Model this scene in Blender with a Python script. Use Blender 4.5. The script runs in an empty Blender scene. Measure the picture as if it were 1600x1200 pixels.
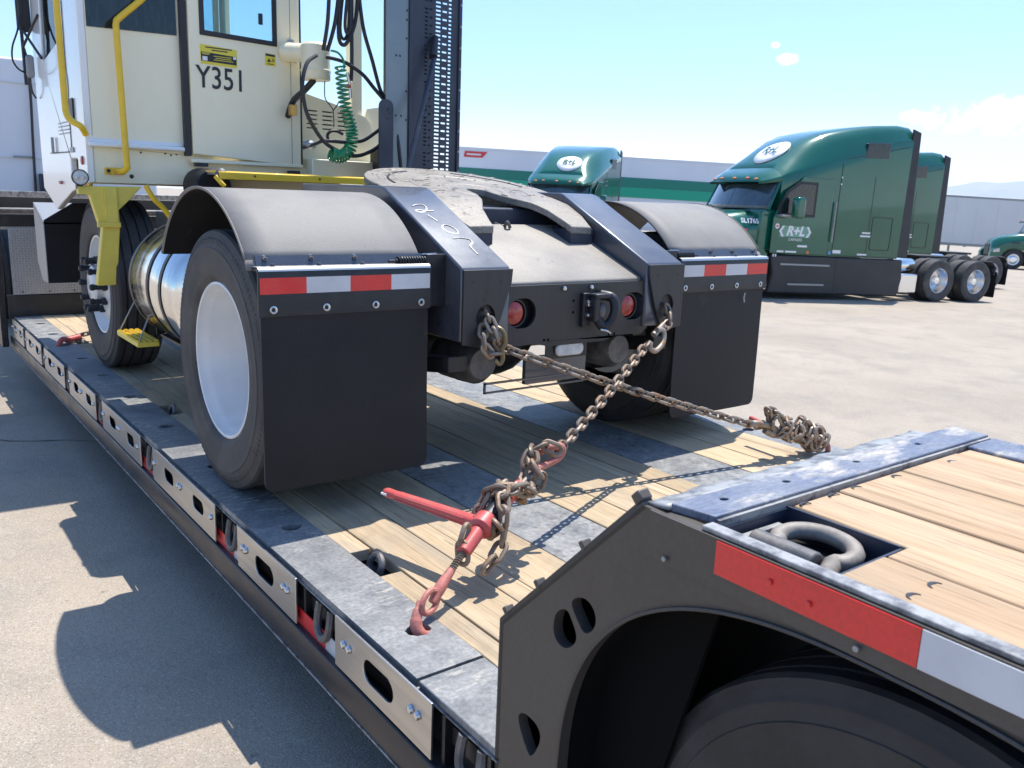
import bpy, bmesh, math, random
from mathutils import Vector, Matrix, Euler
from mathutils.geometry import tessellate_polygon
random.seed(7)
R = math.radians
SC = bpy.context.scene
COL = SC.collection
PI = math.pi

# ------------------------------------------------------------------ camera, sky, sun, exposure
cam_d = bpy.data.cameras.new("camera")
cam = bpy.data.objects.new("camera", cam_d)
COL.objects.link(cam)
SC.camera = cam
yaw, pitch, roll = R(37.6557), R(-12.6552), R(2.1968)
fw = Vector((math.sin(yaw) * math.cos(pitch), math.cos(yaw) * math.cos(pitch), math.sin(pitch)))
r0 = Vector((math.cos(yaw), -math.sin(yaw), 0))
u0 = r0.cross(fw)
rt = r0 * math.cos(roll) + u0 * math.sin(roll)
up = -r0 * math.sin(roll) + u0 * math.cos(roll)
cm = Matrix((rt, up, -fw)).transposed().to_4x4()
cm.translation = Vector((-2.2221, -2.5386, 1.1041))
cam.matrix_world = cm
cam_d.sensor_width = 36.0
cam_d.lens = 1327.69 / 1600 * 36
cam_d.clip_start = 0.02
cam_d.clip_end = 30000
cam_d.dof.use_dof = True
cam_d.dof.focus_distance = 2.7
cam_d.dof.aperture_fstop = 11.0

SUN_TO = Vector((.36, .157, 1)).normalized()
sun_el = math.asin(SUN_TO.z)
sun_az = math.atan2(SUN_TO.x, SUN_TO.y)
W = bpy.data.worlds.new("World")
SC.world = W
W.use_nodes = True
wn, wl = W.node_tree.nodes, W.node_tree.links
for n in list(wn):
    wn.remove(n)
wo = wn.new('ShaderNodeOutputWorld')
bg = wn.new('ShaderNodeBackground')
sky = wn.new('ShaderNodeTexSky')
sky.sky_type = 'NISHITA'
sky.sun_disc = False
sky.sun_elevation = sun_el
sky.sun_rotation = sun_az
sky.altitude = 1300
sky.air_density = 1.3
sky.dust_density = 3.5
sky.ozone_density = 2.2
bg.inputs['Strength'].default_value = 0.15
# small cumulus far off: noise-broken ellipses at fixed directions of the sky
tc = wn.new('ShaderNodeTexCoord')
def wmath(op, a, b=None):
    m = wn.new('ShaderNodeMath'); m.operation = op
    for i, v in enumerate((a, b)):
        if v is None: continue
        if isinstance(v, (int, float)): m.inputs[i].default_value = v
        else: wl.new(v, m.inputs[i])
    return m.outputs[0]
def wdot(vec):
    m = wn.new('ShaderNodeVectorMath'); m.operation = 'DOT_PRODUCT'
    wl.new(tc.outputs['Generated'], m.inputs[0]); m.inputs[1].default_value = vec
    return m.outputs['Value']
wnoise = wn.new('ShaderNodeTexNoise')
wnoise.inputs['Scale'].default_value = 38; wnoise.inputs['Detail'].default_value = 9; wnoise.inputs['Roughness'].default_value = .68
wl.new(tc.outputs['Generated'], wnoise.inputs['Vector'])
mask = None
CLOUDS = [(1530, 186, .075, .021), (1430, 182, .03, .008), (1590, 176, .06, .02), (1232, 91, .013, .008), (1213, 70, .006, .004), (1860, 120, .12, .03), (-300, 60, .1, .03), (2500, 200, .14, .03)]
for (px_, py_, hw, hh) in CLOUDS:
    d = (fw + rt * (px_ - 800) / 1327.69 - up * (py_ - 600) / 1327.69).normalized()
    hx = Vector((d.y, -d.x, 0)).normalized(); hy = hx.cross(d)
    ex = wmath('DIVIDE', wdot(hx), hw); ey = wmath('DIVIDE', wdot(hy), hh)
    rr = wmath('ADD', wmath('MULTIPLY', ex, ex), wmath('MULTIPLY', ey, ey))
    v = wmath('SUBTRACT', 2.25, wmath('ADD', wmath('MULTIPLY', rr, .9), wmath('MULTIPLY', wnoise.outputs['Fac'], 3.2)))
    v = wmath('MULTIPLY', v, wmath('GREATER_THAN', wdot(d), 0.0))
    v = wmath('MINIMUM', wmath('MAXIMUM', wmath('MULTIPLY', v, 1.1), 0.0), 1.0)
    mask = v if mask is None else wmath('MAXIMUM', mask, v)
wmix = wn.new('ShaderNodeMix'); wmix.data_type = 'RGBA'
tint = wn.new('ShaderNodeVectorMath'); tint.operation = 'MULTIPLY'; tint.inputs[1].default_value = (.49, .68, .90)
wl.new(sky.outputs[0], tint.inputs[0])
sepz = wn.new('ShaderNodeSeparateXYZ'); wl.new(tc.outputs['Generated'], sepz.inputs[0])
hzr = wn.new('ShaderNodeMapRange'); hzr.interpolation_type = 'SMOOTHSTEP'
hzr.inputs['From Min'].default_value = .01; hzr.inputs['From Max'].default_value = .115; hzr.inputs['To Min'].default_value = 1.; hzr.inputs['To Max'].default_value = 0.
wl.new(sepz.outputs['Z'], hzr.inputs['Value'])
hmix = wn.new('ShaderNodeMix'); hmix.data_type = 'RGBA'
wl.new(hzr.outputs[0], hmix.inputs[0]); wl.new(tint.outputs[0], hmix.inputs[6]); hmix.inputs[7].default_value = (4.9, 5.15, 5.35, 1)
wl.new(mask, wmix.inputs[0]); wl.new(hmix.outputs[2], wmix.inputs[6])
wmix.inputs[7].default_value = (7.6, 7.6, 7.6, 1)
wl.new(wmix.outputs[2], bg.inputs['Color'])
wl.new(bg.outputs[0], wo.inputs['Surface'])

sun_d = bpy.data.lights.new("sun", 'SUN')
sun_d.energy = 3.8
sun_d.angle = R(0.53)
sun_d.color = (1.0, 0.95, 0.87)
sun = bpy.data.objects.new("sun", sun_d)
COL.objects.link(sun)
sun.rotation_euler = SUN_TO.to_track_quat('Z', 'Y').to_euler()

SC.view_settings.view_transform = 'Standard'
SC.view_settings.look = 'None'
SC.view_settings.exposure = 0.84
SC.view_settings.gamma = 1.0
SC.view_settings.use_curve_mapping = False
SC.render.engine = 'CYCLES'
SC.cycles.use_denoising = True
SC.cycles.max_bounces = 8
SC.cycles.diffuse_bounces = 4
SC.cycles.glossy_bounces = 4
SC.cycles.transmission_bounces = 6
SC.cycles.sample_clamp_indirect = 6.0
SC.cycles.caustics_reflective = False
SC.cycles.caustics_refractive = False

# ------------------------------------------------------------------ materials
def M(name, col, rough=.5, metal=0.0, col2=None, scale=8., lo=.42, hi=.62, stretch=(1, 1, 1), bump=0., bscale=80., coat=0.,
      rough2=None, rnd=0., detail=6., col3=None, scale3=30., lo3=.6, hi3=.66, stretch3=None, spec=.5, bstretch=None, mask3=None, grain=0., gsc=140., gst=(1, 1, 1)):
    m = bpy.data.materials.new(name); m.use_nodes = True
    n, l = m.node_tree.nodes, m.node_tree.links
    b = n['Principled BSDF']
    b.inputs['Roughness'].default_value = rough
    b.inputs['Metallic'].default_value = metal
    b.inputs['Coat Weight'].default_value = coat
    b.inputs['Coat Roughness'].default_value = .06
    b.inputs['Specular IOR Level'].default_value = spec
    b.inputs['Base Color'].default_value = (*col, 1)
    t = n.new('ShaderNodeTexCoord'); oi = n.new('ShaderNodeObjectInfo')
    vm = n.new('ShaderNodeVectorMath'); vm.operation = 'MULTIPLY_ADD'
    l.new(oi.outputs['Random'], vm.inputs[0]); vm.inputs[1].default_value = (13.1, 7.7, 5.3); l.new(t.outputs['Object'], vm.inputs[2])
    def noise(sc, st, det=detail):
        mp = n.new('ShaderNodeMapping'); mp.inputs['Scale'].default_value = st
        l.new(vm.outputs[0], mp.inputs['Vector'])
        x = n.new('ShaderNodeTexNoise'); x.inputs['Scale'].default_value = sc; x.inputs['Detail'].default_value = det
        x.inputs['Roughness'].default_value = .62
        l.new(mp.outputs[0], x.inputs['Vector']); return x.outputs['Fac']
    def ramp(f, a, b_):
        r = n.new('ShaderNodeMapRange'); r.inputs['From Min'].default_value = a; r.inputs['From Max'].default_value = b_
        l.new(f, r.inputs['Value']); return r.outputs['Result']
    cur = None
    def mix(fac, a, c2):
        x = n.new('ShaderNodeMix'); x.data_type = 'RGBA'; l.new(fac, x.inputs[0])
        if a is None: x.inputs[6].default_value = (*col, 1)
        else: l.new(a, x.inputs[6])
        x.inputs[7].default_value = (*c2, 1); return x.outputs[2]
    if col2 is not None:
        f = ramp(noise(scale, stretch), lo, hi); cur = mix(f, cur, col2)
        if rough2 is not None:
            rr = n.new('ShaderNodeMapRange'); l.new(f, rr.inputs['Value']); rr.inputs['To Min'].default_value = rough; rr.inputs['To Max'].default_value = rough2
            l.new(rr.outputs[0], b.inputs['Roughness'])
    if col3 is not None:
        f3 = ramp(noise(scale3, stretch3 or stretch), lo3, hi3)
        if mask3:
            mm = n.new('ShaderNodeMath'); mm.operation = 'MULTIPLY'; l.new(f3, mm.inputs[0]); l.new(ramp(noise(mask3[0], (1, 1, 1), 2.), mask3[1], mask3[2]), mm.inputs[1]); f3 = mm.outputs[0]
        cur = mix(f3, cur, col3)
    if grain:
        gf = noise(gsc, gst, 5.); gm_ = n.new('ShaderNodeMapRange'); l.new(gf, gm_.inputs['Value'])
        gm_.inputs['From Min'].default_value = .3; gm_.inputs['From Max'].default_value = .7
        gm_.inputs['To Min'].default_value = 1 - grain; gm_.inputs['To Max'].default_value = 1 + grain
        gh = n.new('ShaderNodeHueSaturation')
        if cur is None: gh.inputs['Color'].default_value = (*col, 1)
        else: l.new(cur, gh.inputs['Color'])
        l.new(gm_.outputs[0], gh.inputs['Value']); cur = gh.outputs[0]
    if rnd:
        hs = n.new('ShaderNodeHueSaturation')
        if cur is None: hs.inputs['Color'].default_value = (*col, 1)
        else: l.new(cur, hs.inputs['Color'])
        rv = n.new('ShaderNodeMapRange'); l.new(oi.outputs['Random'], rv.inputs['Value'])
        rv.inputs['To Min'].default_value = 1 - rnd; rv.inputs['To Max'].default_value = 1 + rnd
        l.new(rv.outputs[0], hs.inputs['Value']); cur = hs.outputs[0]
    if cur is not None: l.new(cur, b.inputs['Base Color'])
    if bump:
        bp = n.new('ShaderNodeBump'); bp.inputs['Strength'].default_value = 1.0; bp.inputs['Distance'].default_value = bump
        l.new(noise(bscale, bstretch or (1, 1, 1), 4.), bp.inputs['Height']); l.new(bp.outputs[0], b.inputs['Normal'])
    return m

def wood(name, light, dark, grey, gamt):
    m = bpy.data.materials.new(name); m.use_nodes = True
    n, l = m.node_tree.nodes, m.node_tree.links
    b = n['Principled BSDF']; b.inputs['Roughness'].default_value = .8; b.inputs['Specular IOR Level'].default_value = .25
    t = n.new('ShaderNodeTexCoord'); oi = n.new('ShaderNodeObjectInfo')
    vm = n.new('ShaderNodeVectorMath'); vm.operation = 'MULTIPLY_ADD'
    l.new(oi.outputs['Random'], vm.inputs[0]); vm.inputs[1].default_value = (31.1, 17.7, 5.3); l.new(t.outputs['Object'], vm.inputs[2])
    def noise(st, det=5., dist=0.):
        mp = n.new('ShaderNodeMapping'); mp.inputs['Scale'].default_value = st; l.new(vm.outputs[0], mp.inputs['Vector'])
        x = n.new('ShaderNodeTexNoise'); x.inputs['Scale'].default_value = 1.; x.inputs['Detail'].default_value = det
        x.inputs['Roughness'].default_value = .65; x.inputs['Distortion'].default_value = dist
        l.new(mp.outputs[0], x.inputs['Vector']); return x.outputs['Fac']
    def ramp(f, a, c, t0=0., t1=1.):
        r = n.new('ShaderNodeMapRange'); r.inputs['From Min'].default_value = a; r.inputs['From Max'].default_value = c
        r.inputs['To Min'].default_value = t0; r.inputs['To Max'].default_value = t1
        l.new(f, r.inputs['Value']); return r.outputs[0]
    def mix(f, a, c):
        x = n.new('ShaderNodeMix'); x.data_type = 'RGBA'; l.new(f, x.inputs[0])
        if isinstance(a, tuple): x.inputs[6].default_value = (*a, 1)
        else: l.new(a, x.inputs[6])
        x.inputs[7].default_value = (*c, 1); return x.outputs[2]
    g1 = noise((16, .8, 16), 8., 1.6)
    g2 = noise((120, 3.2, 120), 5., .4)
    g3 = noise((5, 2.2, 5), 7.)
    g4 = noise((190, 4.2, 190), 3., .3)
    c = mix(ramp(g1, .35, .68), light, dark)
    c = mix(ramp(g2, .46, .72, 0., .45), c, tuple(x * .55 for x in dark))
    c = mix(ramp(g4, .60, .65, 0., .62), c, tuple(x * .28 for x in dark))
    c = mix(ramp(g3, .5, .72, 0., gamt), c, grey)
    g5 = noise((2.6, 1.5, 2.6), 8., .5)
    c = mix(ramp(g5, .54, .70, 0., gamt * .75), c, (.15, .125, .10))
    hs = n.new('ShaderNodeHueSaturation'); l.new(c, hs.inputs['Color'])
    rv = n.new('ShaderNodeMapRange'); l.new(oi.outputs['Random'], rv.inputs['Value']); rv.inputs['To Min'].default_value = .84; rv.inputs['To Max'].default_value = 1.14
    l.new(rv.outputs[0], hs.inputs['Value']); l.new(hs.outputs[0], b.inputs['Base Color'])
    bp = n.new('ShaderNodeBump'); bp.inputs['Strength'].default_value = .8; bp.inputs['Distance'].default_value = .002
    l.new(g2, bp.inputs['Height']); l.new(bp.outputs[0], b.inputs['Normal'])
    return m

def glass(name, col, rough=.02, alpha=.75):
    m = bpy.data.materials.new(name); m.use_nodes = True
    n, l = m.node_tree.nodes, m.node_tree.links
    for x in list(n): n.remove(x)
    o = n.new('ShaderNodeOutputMaterial'); tr = n.new('ShaderNodeBsdfTransparent'); g = n.new('ShaderNodeBsdfGlossy'); mx = n.new('ShaderNodeMixShader')
    tr.inputs['Color'].default_value = (*col, 1); g.inputs['Roughness'].default_value = rough
    fr = n.new('ShaderNodeFresnel'); fr.inputs['IOR'].default_value = 1.5
    l.new(fr.outputs[0], mx.inputs[0]); l.new(tr.outputs[0], mx.inputs[1]); l.new(g.outputs[0], mx.inputs[2]); l.new(mx.outputs[0], o.inputs['Surface'])
    return m

MAT = {}
MAT['wood'] = wood('deck_wood', (.56, .435, .285), (.43, .32, .20), (.29, .265, .225), .62)
MAT['wood_pale'] = wood('cover_wood', (.54, .385, .245), (.42, .285, .17), (.35, .285, .22), .5)
MAT['scuff'] = M('scuffed_black_steel', (.165, .168, .17), .46, .0, (.27, .268, .26), 8., .38, .70, (1.2, 1.5, 1), .0006, 120, rough2=.6, col3=(.50, .47, .39), scale3=6., lo3=.53, hi3=.62, stretch3=(3, 10, 2), detail=13., mask3=(2.1, .50, .64), grain=.30, gsc=80.)
MAT['beamsteel'] = M('worn_deck_steel', (.17, .177, .185), .5, .0, (.31, .305, .29), 5., .38, .7, (2, 1.5, 2), .0006, 120, rough2=.65, col3=(.08, .083, .088), scale3=12., lo3=.52, hi3=.74, detail=12., grain=.3, gsc=60.)
MAT['black'] = M('black_painted_steel', (.012, .013, .016), .38, 0, (.045, .044, .042), 9., .5, .8, bump=.0004, rough2=.6)
MAT['flange'] = M('black_rail_paint', (.014, .014, .018), .32, 0, (.05, .044, .042), 5., .45, .75, (1, 1, 1), .0004, rough2=.55, col3=(.20, .17, .14), scale3=40., lo3=.72, hi3=.76)
MAT['stainless'] = M('brushed_stainless', (.62, .60, .57), .34, 1., (.50, .48, .45), 3., .3, .7, (1, .6, 14), .0001, 200, rough2=.44, bstretch=(1, .2, 30))
MAT['steel'] = M('bright_bolt_steel', (.62, .62, .62), .28, 1.)
MAT['iron'] = M('worn_iron', (.10, .10, .105), .5, .35, (.22, .20, .18), 22., .4, .7, bump=.0006, rough2=.65)
MAT['bogie'] = M('brown_black_bogie_paint', (.062, .053, .045), .45, 0, (.08, .069, .058), 4., .35, .7, bump=.0003, rough2=.55, col3=(.14, .125, .11), scale3=45., lo3=.76, hi3=.79, grain=.10, gsc=90.)
MAT['blue'] = M('worn_blue_paint', (.085, .108, .175), .42, 0, (.185, .20, .235), 5., .36, .64, (1.4, 2.0, 1), .0005, 70, rough2=.6, col3=(.45, .405, .34), scale3=3.4, lo3=.49, hi3=.60, stretch3=(1.6, 3.6, 1), detail=13., grain=.3, gsc=60., gst=(1, 3, 1))
MAT['navy'] = M('dark_navy_paint', (.022, .03, .055), .45, 0, (.05, .055, .07), 9., .45, .7, bump=.0004)
MAT['rawedge'] = M('chipped_edge_steel', (.33, .33, .32), .5, .2, (.12, .12, .13), 26., .45, .62, bump=.0008)
MAT['tapered'] = M('red_reflective_tape', (.72, .030, .028), .3, 0, (.60, .03, .03), 7., .4, .7, coat=.3, col3=(.20, .03, .03), scale3=24., lo3=.70, hi3=.75, grain=.10, gsc=120.)
MAT['tapewhite'] = M('white_reflective_tape', (.62, .63, .65), .3, 0, (.52, .53, .55), 7., .4, .7, coat=.3, col3=(.25, .25, .25), scale3=30., lo3=.74, hi3=.78)
MAT['rubber'] = M('tire_rubber', (.020, .020, .021), .6, 0, (.055, .052, .050), 7., .4, .7, bump=.0007, bscale=120, rough2=.8)
MAT['dusty_rubber'] = M('dusty_tire_rubber', (.045, .044, .045), .66, 0, (.12, .11, .095), 5., .46, .7, bump=.0008, bscale=110, rough2=.85)
MAT['flap'] = M('mud_flap_rubber', (.010, .0105, .0135), .5, 0, (.020, .0195, .021), 3., .4, .7, bump=.0005, bscale=40, rough2=.62, col3=(.05, .046, .042), scale3=7., lo3=.64, hi3=.80, stretch3=(1.5, 1, .5), grain=.15, spec=.35)
MAT['fender'] = M('dusty_fender_plastic', (.205, .193, .178), .58, 0, (.275, .256, .23), 3.5, .35, .68, bump=.0006, bscale=160, rough2=.68, spec=.3, grain=.10, gsc=200.)
MAT['framegrey'] = M('satin_black_frame', (.055, .06, .078), .27, 0, (.075, .08, .095), 5., .35, .7, bump=.0002, rough2=.38, spec=.9, coat=.35, grain=.15)
MAT['tail'] = M('satin_tail_plate', (.016, .016, .018), .42, 0, (.036, .034, .032), 3., .35, .7, (12, 1, 1), .0002, rough2=.55, spec=.6)
MAT['ramp'] = M('dusty_ramp_plate', (.20, .178, .152), .45, .1, (.285, .255, .215), 3.5, .35, .65, (1, 1, 1), .0004, rough2=.55, col3=(.12, .11, .10), scale3=16., lo3=.64, hi3=.76, grain=.12)
MAT['plate5'] = M('greased_plate', (.20, .178, .15), .5, .15, (.28, .25, .21), 6., .35, .65, (1, 1, 1), .0014, 40, rough2=.64, col3=(.06, .053, .046), scale3=18., lo3=.58, hi3=.66, grain=.22, gsc=70.)
MAT['rimwhite'] = M('white_rim_paint', (.74, .74, .73), .3, 0, (.64, .64, .63), 5., .4, .75, coat=.2)
MAT['cream'] = M('cream_cab_paint', (.93, .86, .63), .34, 0, (.90, .83, .60), 2.2, .35, .7, coat=.15, bump=.0002, bscale=6, grain=.02, gsc=9., gst=(1, 1, .3))
MAT['creamwhite'] = M('brightened_cab_paint', (.86, .86, .84), .22, 0, (.82, .82, .80), 2.2, .35, .7, coat=.5)  # paler cream: bright reflection on the cab's left side put into the colour
MAT['yellow'] = M('safety_yellow_paint', (.86, .55, .02), .4, 0, (.76, .48, .03), 9., .4, .7, coat=.15, bump=.0003)
MAT['paleyellow'] = M('pale_yellow_paint', (.78, .62, .10), .45, 0, (.68, .54, .09), 9., .4, .7, bump=.0003)
MAT['polish'] = M('polished_aluminium', (.82, .80, .76), .13, 1., (.70, .68, .64), 6., .4, .7, (1, 5, 1), rough2=.24)
MAT['diamond'] = M('tread_plate_aluminium', (.36, .37, .39), .4, .7, (.28, .29, .31), 5., .4, .7, rough2=.5)
MAT['darkglass'] = M('dark_cab_glass', (.010, .014, .018), .05, 0, (.02, .028, .03), 10., .45, .6, (3, 1, .6), coat=.3)
MAT['clear'] = glass('clear_glass', (.72, .86, .88))
MAT['redlens'] = M('red_lamp_lens', (.45, .025, .02), .22, 0, (.30, .015, .012), 60., .4, .6, coat=.5)
MAT['whitelens'] = M('clear_lamp_lens', (.72, .70, .64), .25, 0, (.55, .53, .48), 30., .4, .6, coat=.5)
MAT['amber'] = M('amber_lens', (.75, .19, .02), .3, coat=.4)
MAT['text'] = M('black_vinyl_lettering', (.018, .019, .022), .45)
MAT['textwhite'] = M('white_vinyl_lettering', (.80, .80, .80), .45)
MAT['vinylyellow'] = M('yellow_decal', (.78, .66, .06), .4)
MAT['chalk'] = M('chalk_mark', (.78, .76, .72), .9)
MAT['chain'] = M('rusty_chain', (.30, .255, .21), .46, .35, (.30, .175, .09), 30., .45, .66, bump=.0005, bscale=160, rough2=.68, rnd=.25)
MAT['chainbright'] = M('worn_chain', (.27, .215, .165), .46, .3, (.23, .135, .075), 30., .42, .66, bump=.0005, bscale=160, rough2=.65, rnd=.25)
MAT['redpaint'] = M('faded_red_paint', (.56, .085, .078), .45, 0, (.47, .12, .105), 14., .40, .66, bump=.0004, bscale=90, col3=(.24, .15, .12), scale3=40., lo3=.66, hi3=.71, grain=.15)
MAT['pinkred'] = M('sun_faded_red_paint', (.52, .17, .135), .6, 0, (.42, .17, .13), 20., .4, .7, bump=.0006, bscale=120, col3=(.24, .13, .09), scale3=30., lo3=.62, hi3=.7, grain=.2)
MAT['hose'] = M('black_hose', (.018, .018, .022), .45)
MAT['green'] = M('green_coil_hose', (.012, .26, .10), .3, coat=.3)
MAT['guard'] = M('navy_guard_steel', (.030, .038, .060), .42, .1, (.05, .058, .08), 6., .4, .7, bump=.0003)
MAT['grey'] = M('grey_metal', (.30, .31, .32), .4, .5)
MAT['truckgreen'] = M('metallic_green_truck_paint', (.0015, .098, .060), .16, .1, (.002, .115, .07), 1.2, .4, .7, coat=.8, spec=.4)
MAT['chassis'] = M('dark_chassis_plastic', (.020, .021, .024), .5, 0, (.032, .032, .034), 3., .4, .7)
MAT['alu'] = M('bright_wheel_alloy', (.80, .80, .80), .22, 1.)
MAT['vanwhite'] = M('white_trailer_skin', (.82, .84, .88), .4, 0, (.77, .79, .83), .6, .35, .7)
MAT['vangreen'] = M('dark_green_stripe', (.02, .22, .16), .4)
MAT['vangreen2'] = M('light_green_stripe', (.02, .40, .24), .4)
MAT['vangrey'] = M('pale_grey_trailer_skin', (.72, .72, .71), .5, 0, (.67, .67, .66), .7, .35, .7)
MAT['whitetruck'] = M('white_truck_paint', (.74, .75, .77), .3, coat=.4)
MAT['dustyring'] = M('dusty_ring_iron', (.30, .265, .225), .6, .1, (.17, .145, .12), 24., .4, .65, bump=.0008)
MAT['well'] = M('shade_black_wheel_well', (.006, .006, .006), .9, spec=.1)  # near-black puts the deep shade inside the wheel arch into the colour
MAT['treadbright'] = M('bright_tread_lozenge', (.62, .63, .65), .35, .6)
MAT['hill'] = M('dry_mountain', (.16, .15, .12), .9, 0, (.11, .12, .09), .004, .4, .6)

def asphalt():
    m = bpy.data.materials.new('sunbleached_asphalt'); m.use_nodes = True
    n, l = m.node_tree.nodes, m.node_tree.links
    b = n['Principled BSDF']; b.inputs['Roughness'].default_value = .88; b.inputs['Specular IOR Level'].default_value = .3
    t = n.new('ShaderNodeTexCoord')
    def noise(s, d=4.):
        x = n.new('ShaderNodeTexNoise'); x.inputs['Scale'].default_value = s; x.inputs['Detail'].default_value = d; x.inputs['Roughness'].default_value = .65
        l.new(t.outputs['Object'], x.inputs['Vector']); return x.outputs['Fac']
    def rg(f, a, c, t0=0., t1=1.):
        r = n.new('ShaderNodeMapRange'); r.inputs['From Min'].default_value = a; r.inputs['From Max'].default_value = c
        r.inputs['To Min'].default_value = t0; r.inputs['To Max'].default_value = t1; l.new(f, r.inputs['Value']); return r.outputs[0]
    def mix(f, a, c):
        x = n.new('ShaderNodeMix'); x.data_type = 'RGBA'; l.new(f, x.inputs[0])
        if isinstance(a, tuple): x.inputs[6].default_value = (*a, 1)
        else: l.new(a, x.inputs[6])
        x.inputs[7].default_value = (*c, 1); return x.outputs[2]
    vo = n.new('ShaderNodeTexVoronoi'); vo.inputs['Scale'].default_value = 240; l.new(t.outputs['Object'], vo.inputs['Vector'])
    c = mix(rg(noise(.35, 5.), .35, .65), (.30, .25, .195), (.405, .34, .265))
    c = mix(rg(noise(2.2, 6.), .48, .7, 0., .55), c, (.235, .212, .185))
    sepc = n.new('ShaderNodeSeparateColor'); l.new(vo.outputs['Color'], sepc.inputs[0])
    c = mix(rg(sepc.outputs[0], .78, .97, 0., .5), c, (.56, .53, .48))
    c = mix(rg(sepc.outputs[1], .78, .97, 0., .55), c, (.15, .14, .13))
    c = mix(rg(noise(9., 3.), .70, .76, 0., .7), c, (.10, .098, .095))
    l.new(c, b.inputs['Base Color'])
    bp = n.new('ShaderNodeBump'); bp.inputs['Strength'].default_value = 1.; bp.inputs['Distance'].default_value = .004
    l.new(noise(120., 3.), bp.inputs['Height']); l.new(bp.outputs[0], b.inputs['Normal'])
    return m
MAT['asphalt'] = asphalt()
MAT['tar'] = M('dark_crack_filler', (.045, .043, .042), .8)

# ------------------------------------------------------------------ builders
ORG = {}
def org(o):
    v = Vector((0, 0, 0))
    while o is not None:
        v += ORG.get(o.name, Vector((0, 0, 0))); o = o.parent
    return v

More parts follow.
